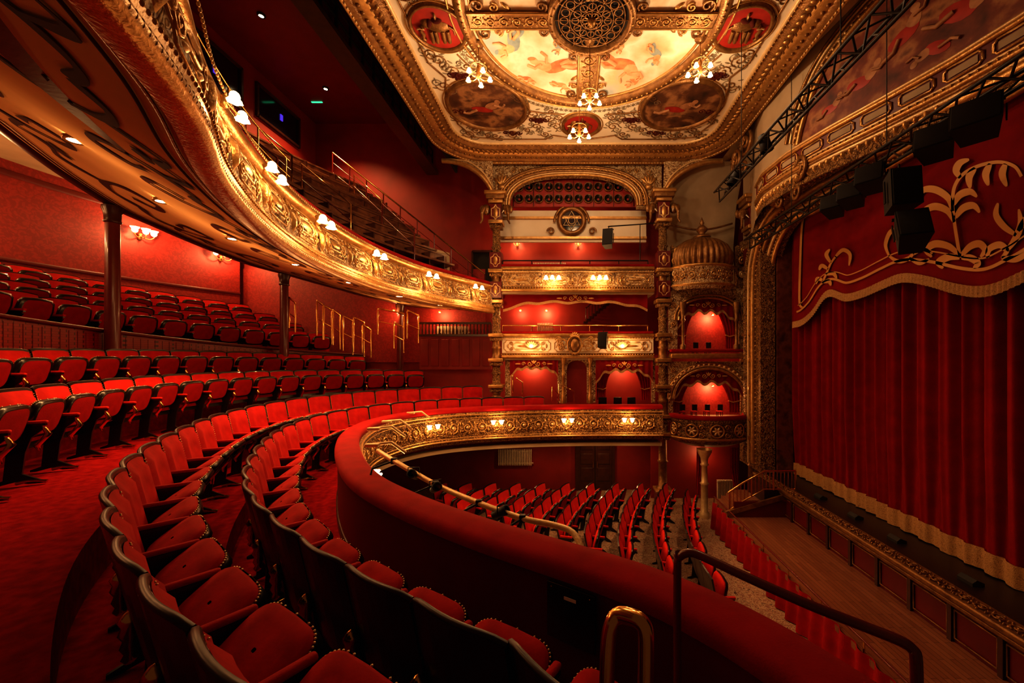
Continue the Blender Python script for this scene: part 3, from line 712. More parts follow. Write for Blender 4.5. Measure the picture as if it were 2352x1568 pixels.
balcony_front('box_balcony',-2.33,2.90,zf(615),zf(672),YF-.2,"cream and gilt balcony front with relief cartouches between columns",4)
balcony_front('box_balcony',-2.33,2.90,zf(766),zf(822),YF-.1,"cream and gilt panelled band with shell lamps and central cartouche",3,True,cream,1.5)
m=MB();f2=fm(YF-.18)
c=(xf(1320),zf(792));blob(m,f2,c[0],c[1],.18,.25,goldd,.12,n=14);otube(m,f2,[(c[0]+.24*math.cos(t*pi/8),c[1]+.30*math.sin(t*pi/8)) for t in range(16)],.035,gold,.05,True)
for sx in(-1,1):
    for r_,a in((.18,.3),(.13,1.6),(.16,-1)):otube(m,f2,spi(c[0]+sx*(.38+.1*abs(a)),c[1]+.1*a,r_,1.4,0 if sx>0 else pi,sx,14),.022,gold,.03)
for k in range(-3,4):leaf(m,f2,c[0],c[1]+.25,.20,.08,pi/2+k*.4,gold,.06)
top(m.obj('shield_cartouche'),"gilded shield cartouche with scrolls on the balcony band","ornament")
for zz,yy in((zf(600),YF-.1),(zf(748),YF-.1)):
    m=MB();m.tube([(-2.3,yy,zz),(2.7,yy,zz)],.025,brass if zz<3 else steel,6)
    for k in range(6):m.tube([(-2.3+1.0*k,yy,zz),(-2.3+1.0*k,yy,zz-.3)],.018,brass if zz<3 else steel,5)
    top(m.obj('balcony_rail'),"thin metal rail along the top of the side balcony","handrail",group="rails on the side balconies")
def valance(x0,x1,zt,drop,y,label,n=40,side=.35,mid=.0):
    m=MB();w=(x1-x0);rings=[];fr=[]
    for i in range(n+1):
        t=i/n;x=x0+w*t;q=abs(2*t-1);d=drop*(.45+mid+side*(q**4)*1.5+.06*math.sin(t*pi*10));yy=y+.02*math.sin(t*60)
        rings.append([Vector((x,yy,zt)),Vector((x,yy-.02,zt-d*.5)),Vector((x,yy,zt-d))]);fr.append([Vector((x,yy-.012,zt-d+.02)),Vector((x,yy-.012,zt-d-.07))])
    e=empty('box_valance');m.grid(rings,pelm);m.obj('valance_cloth',e)
    m=MB();m.grid(fr,fringe);m.obj('fringe',e)
    m=MB();f2=fm(y-.05);c=(x0+x1)/2;z=zt-drop*.26
    for sx in(-1,1):
        otube(m,f2,spi(c+sx*.14,z,.09,1.4,pi if sx>0 else 0,sx,12),.014,applique);otube(m,f2,spi(c+sx*.36,z,.07,1.3,pi if sx>0 else 0,-sx,12),.012,applique);leaf(m,f2,c+sx*.45,z,.2,.05,0 if sx>0 else pi,applique,.01)
    for k in(-1,0,1):leaf(m,f2,c,z,.14,.05,pi/2+k*.6,applique,.01)
    m.obj('embroidered_motif',e)
    top(e,label,"valance",group="red valances over the boxes")
valance(-2.3,2.7,zf(676),.55,YF-.02,"wide red velvet valance with gold fringe under the balcony")
m=MB();yb=YF+.02;z0=zf(925);zt=zf(822)
archpanel(m,xf(1160),xf(1288),z0,zt,xf(1172),xf(1280),zf(845),zf(826),yb,.18,creamrel)
archpanel(m,xf(1288),xf(1360),z0,zt,xf(1302),xf(1348),zf(850),zf(828),yb,.18,creamrel)
archpanel(m,xf(1360),xf(1505),z0,zt,xf(1368),xf(1498),zf(845),zf(826),yb,.18,creamrel)
struct(m,'trim_2',"gilded arched openings of the lower boxes","arch")
m=MB();m.box((xf(1325),yb+.15,(z0+zt)/2),(.8,.05,zt-z0),wallred);struct(m,'wall_niche',"red niche between the lower boxes","wall")
for u in(1294,1355):
    m=MB();m.lathe((xf(u),yb-.1,0),[(.09,z0),(.09,z0+.25),(.06,z0+.3),(.05,z0+.9),(.08,z0+.95),(.05,z0+1.0),(.05,zt-.2),(.1,zt-.05),(.1,zt)],gold,12)
    top(m.obj('gilded_colonnette'),"slim gilded colonnette between lower boxes","column",group="colonnettes of the lower boxes")
valance(xf(1368),xf(1498),zf(825),.8,YF-.08,"red velvet valance with gold fringe across the box opening")
valance(xf(1172),xf(1282),zf(825),.6,YF-.08,"small red velvet valance with gold fringe")
def drape(x,z0,z1,y,w,side,label="gathered red drape tied back at the box"):
    m=MB();rings=[]
    for j in range(9):
        t=j/8;ww=w*(1-.55*math.sin(min(1,t*1.3)*pi*.5))
        rings.append([Vector((x+side*ww*i/16,y+.03*math.sin(i*1.6),z1+(z0-z1)*t)) for i in range(17)])
    m.grid(rings,red);e=empty('box_drape');m.obj('drape_cloth',e)
    m=MB();zz=z1+(z0-z1)*.72;m.tube([(x,y-.04,zz+.05),(x+side*w*.3,y-.06,zz),(x+side*w*.48,y-.04,zz+.05)],.02,applique,6);m.obj('tie_back',e)
    top(e,label,"curtain",group="drapes of the boxes")
drape(xf(1372),zf(920),zf(832),YF+.25,.7,1);drape(xf(1496),zf(920),zf(832),YF+.25,.7,-1)
def elephant(mb,x,y,z,s,sx):
    mb.sphere((x,y,z),.15*s,goldd,10,(1,1,1.2));mb.tube([Vector((x+sx*.05*s,y-.13*s,z)),Vector((x+sx*.1*s,y-.2*s,z-.2*s)),Vector((x+sx*.1*s,y-.18*s,z-.42*s)),Vector((x+sx*.16*s,y-.24*s,z-.55*s))],[.07*s,.055*s,.04*s,.025*s],goldd,8)
    for q in(-1,1):
        mb.sphere((x+q*.15*s,y+.02,z+.02),.12*s,goldd,8,(.7,.3,1.2));mb.tube([Vector((x+q*.06*s,y-.15*s,z-.08*s)),Vector((x+q*.1*s,y-.26*s,z-.2*s))],[.025*s,.008*s],cream,6)
def facade_column(x,y,zb_,zt,w,label):
    e=empty('facade_column',(x,y,0))
    m=MB();w2=w
    m.box((0,0,zb_+.3),(w2*1.35,w2*1.35,.6),redpaint);m.box((0,0,zb_+.05),(w2*1.6,w2*1.6,.1),goldd,bev=.02);m.box((0,0,zb_+.62),(w2*1.6,w2*1.6,.08),gold,bev=.02);m.obj('pedestal',e)
    m=MB()
    bands=[b for b in (-2.6,-2.0,-1.0,-.1,.75,1.9,2.95) if zb_+.7<b<zt-1.1]
    zs=[zb_+.65]+bands+[zt-1.0]
    for i in range(len(zs)-1):
        a,b=zs[i],zs[i+1]
        m.lathe((0,0,0),[(w2*.62,a),(w2*.62,a+.06),(w2*.42,a+.1),(w2*.40,(a+b)/2-.05),(w2*.52,(a+b)/2),(w2*.40,(a+b)/2+.05),(w2*.38,b-.12),(w2*.6,b-.05),(w2*.62,b)],relief2 if i%2 else goldd,12,rib=.12,ribn=12)
    m.obj('column_shaft',e)
    m=MB()
    for b in bands+[zt-1.0]:
        m.box((0,0,b),(w2*1.45,w2*1.45,.12),gold,bev=.02);m.box((0,0,b-.14),(w2*1.2,w2*1.2,.1),relief2,bev=.02)
    for b in (1.95,2.95):
        if zb_<b-1:
            m.box((0,0,b+.35),(w2*1.2,w2*1.2,.55),redpaint);mp=lambda a,c,h:Vector((a,-w2*.6-h,c))
            pframe(m,mp,-w2*.45,w2*.45,b+.14,b+.56,.012,goldl);leaf(m,mp,0,b+.2,.3,.14,pi/2,gold,.02)
    m.obj('gilded_band',e)
    m=MB();m.box((0,0,zt-.68),(w2*1.1,w2*1.1,.6),redpaint,bev=.01)
    mp=lambda a,c,h:Vector((a,-w2*.55-h,c));pframe(m,mp,-w2*.42,w2*.42,zt-.95,zt-.42,.02,goldl);leaf(m,mp,0,zt-.9,.4,.15,pi/2,gold,.03)
    m.box((0,0,zt-.3),(w2*1.5,w2*1.4,.12),gold,bev=.03);m.box((0,0,zt-.15),(w2*1.9,w2*1.6,.16),goldd,bev=.03);m.box((0,0,zt-.02),(w2*2.2,w2*1.8,.12),gold,bev=.03)
    m.obj('capital',e)
    for sx in(-1,1):
        m=MB();elephant(m,sx*w2*1.0,-.05,zt-.55,1.0,sx);m.obj('elephant_head_bracket',e)
    top(e,label,"column",group="gilded columns of the box facade");return e
facade_column(xf(1141),YF-.05,-2.1,zf(448),.34,"tall gilded column with elephant head capital above the dress circle")
facade_column(xf(1519),YF-.4+.2,-5.14,zf(448),.36,"full height gilded column with red pedestal and elephant head capital")
facade_column((1730-1308)/900*12.9,12.9,-5.14,(820-455)/900*12.9,.38,"gilded column with elephant head capital beside the stage")
m=MB()
for k in range(9):
    a=pu(1345+7*k,738-6*k,14.9);m.box((a.x,14.9,a.z-.05),(.16,.5,.06),darkwood);m.tube([(a.x,14.66,a.z),(a.x,14.66,a.z+.45)],.014,darkwood,4)
a=pu(1345,708,14.6);b=pu(1410,652,14.6);m.tube([a,b],.03,mahog,6)
top(m.obj('box_staircase'),"dark timber stair with turned balusters inside the box","staircase")
# ---------------- right bay with boxes
YB=13.3
xb=lambda u:(u-1308)/900*YB
zbv=lambda v:(820-v)/900*YB
m=MB()
archpanel(m,xb(1535),xb(1722),zbv(805),zbv(662),xb(1556),xb(1698),zbv(735),zbv(684),YB,.2,creamrel,2.2)
archpanel(m,xb(1535),xb(1722),zbv(960),zbv(830),xb(1546),xb(1710),zbv(915),zbv(846),YB,.2,creamrel,2.0)
m.box(((xb(1535)+xb(1722))/2,YB-.02,zbv(817)),(2.7,.5,.16),gold,bev=.04);m.box(((xb(1535)+xb(1722))/2,YB-.02,zbv(805)),(2.7,.4,.1),redrail,bev=.03)
f2=fm(YB-.02)
for d,r in((.0,.05),(.10,.035),(.18,.045)):
    m.tube([Vector((a,YB-.03,b)) for a,b in archpts(xb(1546)-d,xb(1710)+d,zbv(915),zbv(846)+d,24)],r,gold if d!=.10 else goldl,6)
for k in range(25):
    a,b=archpts(xb(1546)-.14,xb(1710)+.14,zbv(915),zbv(846)+.14,24)[k];m.sphere((a,YB-.05,b),.055,goldl,6)
for d in(0,.1):m.tube([Vector((a,YB-.03,b)) for a,b in archpts(xb(1556)-d,xb(1698)+d,zbv(735),zbv(684)+d,20,2.2)],.04,gold,6)
for sx in(1546,1712):
    for zc in(zbv(850),zbv(872),zbv(700),zbv(745)):
        otube(m,f2,spi(xb(sx),zc,.09,1.5,0,1 if sx<1600 else -1,12),.025,gold,.02)
struct(m,'trim_3',"gilded arched surround of the stage boxes","arch")
m=MB();m.box(((xb(1535)+xb(1722))/2,14.3,-.3),(2.9,.1,5),damask);struct(m,'wall_box_back',"red damask wall inside the stage boxes","wall")
m=MB()
for zz in(zbv(965),zbv(820)):m.box(((xb(1535)+xb(1722))/2,13.85,zz),(2.8,.95,.1),cream2)
m.box((xb(1532),13.85,-.3),(.1,1.0,5),wallred);m.box((xb(1728),13.85,-.3),(.1,1.0,5),wallred);struct(m,'wall_box_partition',"partitions and floors inside the stage boxes","wall")
valance(xb(1548),xb(1708),zbv(844),1.1,YB+.06,"arched red velvet valance with gold embroidery in the stage box")
valance(xb(1558),xb(1696),zbv(682),1.05,YB+.06,"red velvet valance with gold embroidery in the upper stage box")
drape(xb(1548),zbv(950),zbv(862),YB+.3,.85,1);drape(xb(1708),zbv(950),zbv(862),YB+.3,.85,-1)
drape(xb(1558),zbv(800),zbv(700),YB+.25,.75,1);drape(xb(1696),zbv(800),zbv(700),YB+.25,.75,-1)
for u in(1566,1688):
    m=MB();m.lathe((xb(u),YB-.12,0),[(.1,zbv(803)),(.1,zbv(803)+.15),(.05,zbv(803)+.2),(.045,zbv(740)),(.09,zbv(740)+.06),(.06,zbv(740)+.12),(.12,zbv(700)),(.12,zbv(695))],goldd,12)
    top(m.obj('gilded_colonnette'),"slim gilded colonnette framing the upper stage box","column",group="colonnettes of the stage box")
cxb=xb(1627)
e=empty('stage_box_balcony',(cxb,YB,0));zt=zbv(953);zl=zbv(1010)
m=MB();m.lathe((0,0,0),[(1.15,zl),(1.3,zl+.1),(1.32,zl+.2),(1.24,zl+.26),(1.28,(zt+zl)/2),(1.24,zt-.2),(1.32,zt-.12),(1.32,zt-.05),(1.2,zt)],relief2,32,pi,2*pi,sy=.66);m.obj('gilded_front',e)
m=MB();m.lathe((0,0,0),[(1.12,zt),(1.14,zt+.08),(1.34,zt+.08),(1.36,zt),(1.34,zt-.05)],redrail,32,pi,2*pi,sy=.66);m.obj('velvet_armrest',e)
bm_=lambda a,b,h:Vector(((1.29+h)*math.cos(pi+a),(1.29+h)*.66*math.sin(pi+a),b))
for k in range(5):
    m=MB();a=.3+k*.63;c=(zt+zl)/2+.02
    bb=lambda x,y,h,a=a,c=c:bm_(a+x/1.2,c+y,h)
    otube(m,bb,[(.2*math.cos(t*pi/8),.2*math.sin(t*pi/8)) for t in range(16)],.03,gold,.02,True)
    for q in range(6):leaf(m,bb,0,0,.16,.07,q*pi/3,goldl,.04)
    for sg in(-1,1):otube(m,bb,spi(.3,sg*.12,.09,1.3,0,sg,10),.02,gold,.03)
    m.obj('relief_rosette',e)
m=MB();m.lathe((0,0,0),[(1.32,zl+.12),(1.37,zl+.16),(1.32,zl+.2)],gold,32,pi,2*pi,sy=.66);m.obj('lower_moulding',e)
m=MB();m.lathe((0,0,0),[(0.2,zl-.2),(.8,zl-.12),(1.15,zl)],cream2,32,pi,2*pi,sy=.66);m.obj('balcony_underside',e)
top(e,"bowed gilded stage box balcony with relief rosettes","balcony")
cxd=xb(1612);e=empty('onion_dome_turret',(cxd,YB,0))
m=MB();zt=zbv(617);zl=zbv(662)
m.lathe((0,0,0),[(.9,zl-.1),(1.05,zl),(1.07,zl+.08),(.97,zl+.14),(.97,zt-.12),(1.05,zt-.06),(1.05,zt)],creamrel,32,sy=.7);m.obj('turret_drum',e)
m=MB();bm2=lambda a,b,h:Vector(((.98+h)*math.cos(pi+a),(.98+h)*.7*math.sin(pi+a),b))
scrollwork(m,lambda a,b,h:bm2(a/.97,b,h),.1,2.9,zl+.16,zt-.12,gold,.02,goldl)
m.lathe((0,0,0),[(1.05,zt-.06),(1.1,zt-.02),(1.05,zt+.03)],gold,32,sy=.7);m.lathe((0,0,0),[(1.05,zl),(1.11,zl+.04),(1.05,zl+.09)],gold,32,sy=.7);m.obj('gilded_frieze',e)
m=MB();zd=zt;m.lathe((0,0,0),[(.88,zd),(.92,zd+.10),(.96,zd+.28),(.93,zd+.5),(.80,zd+.74),(.56,zd+.92),(.28,zd+1.02),(.12,zd+1.08)],goldd,200,sy=.75,rib=.10,ribn=32);m.obj('ribbed_dome',e)
m=MB();m.lathe((0,0,0),[(.28,zd+1.02),(.30,zd+1.07),(.13,zd+1.12),(.1,zd+1.2),(.17,zd+1.27),(.19,zd+1.34),(.11,zd+1.43),(.05,zd+1.48),(.08,zd+1.54),(.02,zd+1.7),(0,zd+1.76)],goldd,16);m.obj('finial',e)
top(e,"gilded ribbed onion dome with finial on a cream drum","dome")
for sx,u in((-1,1550),(1,1702)):
    m=MB();f2=fm(YB-.05);zc=zbv(600)
    m.prism([(xb(u)-.10,zbv(662)),(xb(u)+.14,zbv(662)),(xb(u)+.14,zbv(575)),(xb(u)-.10,zbv(562))],lambda a,b,h:Vector((a,YB+h,b)),.25,relief2)
    otube(m,f2,spi(xb(u),zc,.15,1.6,0,sx,16),.04,gold,.05);otube(m,f2,spi(xb(u),zc-.45,.13,1.6,0,-sx,16),.04,goldl,.05);otube(m,f2,spi(xb(u)+.05,zc+.35,.11,1.6,0,sx,16),.035,gold,.05)
    top(m.obj('scroll_bracket'),"gilded scroll bracket beside the onion dome","ornament",group="scroll brackets by the dome")
m=MB();rings=[]
for i in range(11):
    t=i/10;x=xf(1535)+(6.0-xf(1535))*t;rings.append([Vector((x,14.3-.1*math.cos(t*pi*2),2.2)),Vector((x,14.35,4)),Vector((x,14.1,5.4)),Vector((x,13.4,6.7))])
m.grid(rings,cream2);struct(m,'wall_dome_back',"aged cream plaster wall behind the dome","wall")
m=MB();m.tube([Vector((xf(1538)+(5.8-xf(1538))*t/12,13.95,zf(505)-.45*math.sin(t/12*pi)*.5)) for t in range(13)],.035,goldd,6);struct(m,'trim_4',"gilded picture rail above the dome","trim")
m=MB();m.box((xb(1618),14.35,-3.9),(3.2,.1,2.6),wallred);struct(m,'wall_stalls_box',"red wall behind the stalls box","wall")
m=MB();x=(1618-1308)/900*12.6
m.lathe((x,12.6,0),[(.16,-5.14),(.16,-5.0),(.11,-4.95),(.11,-4.1),(.15,-4.05),(.1,-4.0),(.09,-3.5),(.14,-3.45),(.1,-3.4),(.12,-3.25),(.22,-3.05),(.24,-2.95)],goldl,16)
top(m.obj('stalls_column'),"short gilded column carrying the bowed balcony","column")
for u,sd in((1600,1),(1697,-1)):
    q=pu(u,1,13.0);m=MB();rings=[[Vector((q.x+sd*(.28 if j<4 else .28-.05*(j-3))*i/14,13.0+.03*math.sin(i*1.5),-3.0-.24*j)) for i in range(15)] for j in range(8)]
    m.grid(rings,red);top(m.obj('box_drape'),"long gathered red drape beside the stalls box","curtain",group="drapes of the boxes")
def radiator(p,w,h,label,n=14):
    e=empty('radiator',p);m=MB()
    for k in range(n):m.box((-w/2+w*(k+.5)/n,0,h/2),(w/n*.62,.12,h),whitem,bev=min(.02,w/n*.2))
    m.obj('radiator_fins',e);m=MB();m.tube([(-w/2,.0,.08),(w/2+.05,0,.08)],.025,whitem,6);m.tube([(-w/2,0,h-.08),(w/2,0,h-.08)],.025,whitem,6);m.obj('radiator_pipe',e)
    top(e,label,"radiator")
radiator(pu(1672,1146,13.4),.75,.66,"white column radiator on the red stalls wall")
radiator(pu(1183,1068,15.05),1.3,.62,"dim column radiator against the stalls side wall",20)
radiator(pu(1262,618,14.9),1.25,.24,"long low column radiator on the upper balcony wall",20)
radiator(pu(1252,760,14.9),.6,.3,"small column radiator inside the box",9)
radiator(pu(1040,768,15.0),1.2,.32,"low column radiator beside the dress circle steps",16)
e=empty('door_2');m=MB();a=pu(1328,1000,15.1);b=pu(1406,1155,15.1)
m.box(((a.x+b.x)/2,15.16,(a.z-5.14)/2),(b.x-a.x,.06,a.z+5.14),darkwood);m.obj('door_leaf',e)
m=MB()
for k in range(2):
    xx=a.x+(b.x-a.x)*(.25+.5*k)
    for zc,hh in((a.z-.35,.4),(a.z-.9,.4),(a.z-1.5,.5)):
        m.box((xx,15.12,zc),((b.x-a.x)*.36,.03,hh),darkwood,bev=.01)
m.obj('door_panel',e);m=MB()
m.box(((a.x+b.x)/2,15.13,(a.z-5.14)/2),(.02,.06,a.z+5.14),black)
for xx in(a.x-.05,b.x+.05):m.box((xx,15.12,(a.z-5.14)/2),(.1,.1,a.z+5.14),darkwood)
m.box(((a.x+b.x)/2,15.1,a.z+.06),(b.x-a.x+.3,.12,.12),darkwood)
m.obj('door_frame',e)
for sx in(-.08,.08):
    m=MB();m.box(((a.x+b.x)/2+sx,15.06,a.z-1.1),(.03,.03,.25),brass);m.obj('door_handle',e)
e["kind"]="structure";e["label"]="dark panelled double doors with brass handles";e["category"]="door";TOPS.append(e)
q=pu(1383,996,14.9);e2=empty('exit_sign',q);m=MB();m.box((0,0,0),(.24,.04,.09),exitw);m.obj('sign_panel',e2);m=MB();m.box((-.05,-.025,0),(.05,.01,.05),green);m.box((.05,-.025,0),(.07,.01,.02),green);m.obj('pictogram',e2);top(e2,"small lit exit sign above the stalls doors","exit sign")
m=MB();a=pu(1085,577,15.1);b=pu(1131,660,15.1);m.box(((a.x+b.x)/2,15.17,(a.z+b.z)/2),(b.x-a.x,.06,a.z-b.z),dark)
for xx in(a.x,b.x):m.box((xx,15.12,(a.z+b.z)/2),(.06,.1,a.z-b.z),darkwood)
m.box(((a.x+b.x)/2,15.12,a.z),(b.x-a.x,.1,.08),darkwood);struct(m,'door_3',"dark doorway beside the upper gallery","door")
m=MB();a=pu(962,742,14.6);b=pu(1128,742,14.6)
m.box(((a.x+b.x)/2,14.6,a.z),(b.x-a.x,.08,.08),darkwood);m.box(((a.x+b.x)/2,14.6,a.z-.45),(b.x-a.x,.08,.08),darkwood)
for k in range(22):m.lathe((a.x+(b.x-a.x)*k/21,14.6,0),[(.02,a.z-.42),(.035,a.z-.3),(.018,a.z-.18),(.025,a.z)],darkwood,6)
m.box(((a.x+b.x)/2,14.7,a.z-1.1),(b.x-a.x,.06,1.25),wallred)
for k in range(7):m.box((a.x+(b.x-a.x)*(k+.5)/7,14.66,a.z-1.1),((b.x-a.x)/7*.72,.03,1.0),wallred,bev=.012)
top(m.obj('timber_balustrade'),"dark timber balustrade over red panelled wall","balustrade")
for k,(u,v,w,h) in enumerate(((664,683,14,70),(728,690,16,80),(742,700,20,80),(765,712,16,80),(788,725,22,80),(812,728,24,80),(832,745,20,65),(868,708,60,60),(905,740,22,60),(935,712,26,65))):
    Y=12.6+.15*k;a=pu(u,v,Y);b=pu(u+w,v+12,Y+.3);m=MB();hh=h/900*Y
    m.tube([a-Vector((0,0,hh)),a-Vector((0,0,.06)),a,a.lerp(b,.5),b,b-Vector((0,0,.06)),b-Vector((0,0,hh))],.028,brass,8);m.tube([a-Vector((0,0,hh*.5)),b-Vector((0,0,hh*.5))],.018,brass,6)
    top(m.obj('brass_handrail'),"polished brass handrail hoop on the dress circle steps","handrail",group="brass handrails on the rear steps")
for k,(u,v,w,h) in enumerate(((1178,862,22,40),(1268,888,14,34),(1284,882,34,38))):
    Y=13.0;a=pu(u,v,Y);b=pu(u+w,v+16,Y+.2);m=MB();hh=h/900*Y
    m.tube([a-Vector((0,0,hh)),a,b,b-Vector((0,0,hh*.7))],.022,brass,8);top(m.obj('brass_handrail'),"polished brass handrail by the lower box steps","handrail",group="brass handrails by the boxes")
# ================================================================= PROSCENIUM / STAGE
XWT=[(1,6.6),(5.5,6.6),(6.5,6.35),(7.5,5.98),(8.5,5.58),(9.5,5.28),(10.5,5.2),(11.5,5.45),(12.5,5.85),(14,6.05)]
def XW(y):
    if y<=XWT[0][0]:return XWT[0][1]
    for i in range(len(XWT)-1):
        if y<=XWT[i+1][0]:
            t=(y-XWT[i][0])/(XWT[i+1][0]-XWT[i][0]);return XWT[i][1]*(1-t)+XWT[i+1][1]*t
    return XWT[-1][1]
def pm(a,b,h):return Vector((XW(a)-h,a,b))
m=MB();ysw=[2+.25*i for i in range(47)]
m.grid([[Vector((XW(y),y,z)) for z in(4.0,4.9,6.0,7.6)] for y in ysw],cream2);struct(m,'wall_proscenium',"aged cream plaster wall above the proscenium","wall")
m=MB();m.grid([[Vector((5.12,y,6.66)),Vector((5.12+(XW(y)-5.12)*.4,y,6.75)),Vector((max(5.14,XW(y)),y,7.3))] for y in ysw],cream2);struct(m,'ceiling_cove',"curved plaster cove beside the proscenium","ceiling")
m=MB();m.prism([(12.2,-3.6),(13.7,-3.6),(13.7,4.0),(12.2,4.0)],lambda a,b,h:Vector((5.95+h,a,b)),.45,relief2)
m.prism([(12.15,-3.6),(13.0,-3.6),(13.0,4.2),(12.15,4.2)],lambda a,b,h:Vector((6.45+h,a,b)),.5,marble)
struct(m,'wall_proscenium_jamb',"gilded and marble side of the proscenium","wall")
def ppath(off,Yj=12.35,Zt=3.92,r=1.5,zb_=-3.4,yend=2.2):
    pts=[Vector((0,Yj+off,zb_)),Vector((0,Yj+off,Zt-r))]
    for i in range(1,11):
        a=pi/2*i/10;pts.append(Vector((0,Yj-r+(r+off)*math.cos(a),Zt-r+(r+off)*math.sin(a))))
    k=Yj-r-.25
    while k>yend:pts.append(Vector((0,k,Zt+off)));k-=.25
    return pts
def PX(x,t):
    return lambda p:Vector((x if p.z<2.6 else (6.62*(1-t)+(XW(p.y))*t-.03 if p.y<10.8 else x),p.y,p.z))
m=MB()
for off,x,r,mt,t in((0,6.35,.08,gold,.0),(.08,6.2,.05,goldl,.25),(.16,6.05,.07,goldd,.5),(.26,5.9,.09,gold,.8),(.36,5.8,.045,goldl,1)):
    f=PX(x,t);m.tube([f(p) for p in ppath(off)],r,mt,8)
m.grid([[PX(x,t)(p) for p in ppath(o_)] for o_,x,t in((-.02,6.6,-.1),(0,6.35,0),(.2,6.0,.5),(.36,5.75,1),(.5,5.7,1.0))],relief2)
f=PX(5.95,.72)
for p in resample([Vector((p.y,p.z)) for p in ppath(.20)],.15):m.sphere(f(Vector((0,p.x,p.y))),.04,gold,5)
f=PX(6.28,.12)
for p in resample([Vector((p.y,p.z)) for p in ppath(.04)],.11):m.sphere(f(Vector((0,p.x,p.y))),.028,goldl,5)
struct(m,'trim_5',"gilded moulded proscenium arch","arch")
m=MB();YS=[2.2+.25*i for i in range(37)]
for z,r,mt in((4.42,.05,gold),(4.50,.03,goldl),(4.86,.045,gold),(4.93,.03,goldl),(4.34,.04,goldd)):m.tube([pm(y,z,.05) for y in YS],r,mt,8)
m.grid([[pm(y,4.42,.04),pm(y,4.9,.04)] for y in YS],redpaint)
m.grid([[pm(y,4.0,.03),pm(y,4.42,.03)] for y in YS],relief2)
for k in range(14):
    a0=2.35+.62*k;pframe(m,lambda a,b,h:pm(a,b,h+.05),a0,a0+.5,4.57,4.79,.022,gold,.2)
    m.grid([[pm(a0+.06,4.62,.055),pm(a0+.06,4.74,.055)],[pm(a0+.25,4.62,.055),pm(a0+.25,4.74,.055)],[pm(a0+.44,4.62,.055),pm(a0+.44,4.74,.055)]],cream2)
for k in range(76):m.sphere(pm(2.3+.115*k,4.46,.09),.028,gold,5)
for k in range(60):leaf(m,lambda a,b,h:pm(a,b,h+.03),2.3+.15*k,4.13,.18,.09,pi/2,gold,.05)
struct(m,'trim_6',"gilded and red panelled cornice over the proscenium","cornice")
LT=[(9.15,4.95),(9.05,5.3),(8.85,5.75),(8.5,6.25),(8.0,6.62),(7.4,6.88),(6.5,7.1),(5,7.25),(2.2,7.25)]
lp=catm([Vector(q) for q in LT],6)
e=empty('lunette_painting');m=MB()
m.grid([[pm(p.x,4.95+(p.y-4.95)*j/6,.03) for j in range(7)] for p in lp],wine);m.obj('painted_canvas',e)
m=MB()
m.tube([pm(p.x,p.y,.06) for p in lp],.06,gold,8);m.tube([pm(p.x+.12,p.y+.08,.05) for p in lp],.05,goldd,8);m.tube([pm(p.x+.22,p.y+.15,.05) for p in lp],.03,goldl,6);m.tube([pm(p.x+.34,p.y+.2,.04) for p in lp],.04,goldd,6)
for p in resample(lp,.14):m.sphere(pm(p.x+.06,p.y+.04,.09),.03,goldl,5)
m.obj('gilded_frame',e)
m=MB()
for (a,b,s,g) in((7.7,5.5,.8,0),(7.0,5.95,.9,.6),(6.2,5.6,1.0,-.3),(5.5,6.1,.9,.4),(8.3,5.35,.6,.2),(6.8,5.3,.7,2.8),(4.9,5.6,1,0)):
    f3=lambda p,q,h,a=a,b=b,s=s,g=g:pm(a-s*(p*math.cos(g)-q*math.sin(g)),b+s*(p*math.sin(g)+q*math.cos(g)),.035+h*.2)
    blob(m,f3,-.2,-.02,.28,.15,redpanel,.02,-.25,12);blob(m,f3,.05,.04,.19,.12,fleshd,.02,.7,12);blob(m,f3,.2,.22,.08,.09,fleshd,.03,0,12)
    otube(m,f3,[(.1,.1),(.26,.03),(.38,.12)],.03*s,fleshd,.1);otube(m,f3,[(-.25,0),(-.45,-.12),(-.65,-.06)],.04*s,fleshd,.1)
m.obj('painted_figures',e)
top(e,"dark red arched lunette painting in a gilded frame","painting")
for k,(u,v,X,s) in enumerate(((1712,330,5.25,.42),(1690,372,5.15,.32),(1835,392,5.35,.3),(1795,425,5.35,.25))):
    c=px(u,v,X);m=MB();f3=lambda a,b,h,c=c:Vector((c.x-h,c.y+a,c.z+b))
    otube(m,f3,spi(0,0,s,1.6,pi/2,1,24),.05,goldd,.0,n=8);otube(m,f3,spi(s*.3,-s*1.5,s*.7,1.5,pi/2,-1,20),.045,goldd,.0,n=8);otube(m,f3,[(s*.2,s*.9),(s*.9,0),(s*.8,-s*.9)],.045,goldd,n=8)
    for q in range(5):leaf(m,f3,s*.2,s*.2,s*.9,s*.25,q*.5,goldd,.08)
    top(m.obj('console_scroll'),"carved bronze and gilt acanthus console scroll","ornament",group="console scrolls by the proscenium")
# curtain
def fold(y):return .10*math.sin(y*17+1.6*math.sin(y*2.1))+.03*math.sin(y*41)
e=empty('stage_curtain');m=MB();rings=[]
ys=[2.6+(12.1-2.6)*i/560 for i in range(561)]
hem=lambda y:-3.36+.01*math.sin(y*5)
for y in ys:rings.append([Vector((7.0+fold(y)*(1.1 if j else .35),y,(hem(y) if j==0 else hem(y)+(4.2-hem(y))*j/4))) for j in range(5)])
m.grid(rings,curt);m.obj('curtain_cloth',e)
m=MB();m.grid([[Vector((6.96+fold(y)*.38,y,hem(y)+.12)),Vector((6.95+fold(y)*.36,y,hem(y)-.03)),Vector((6.96+fold(y)*.36,y,hem(y)-.24))] for y in ys],fringe);m.obj('gold_fringe',e)
top(e,"full height pleated deep red stage curtain with gold fringe","curtain")
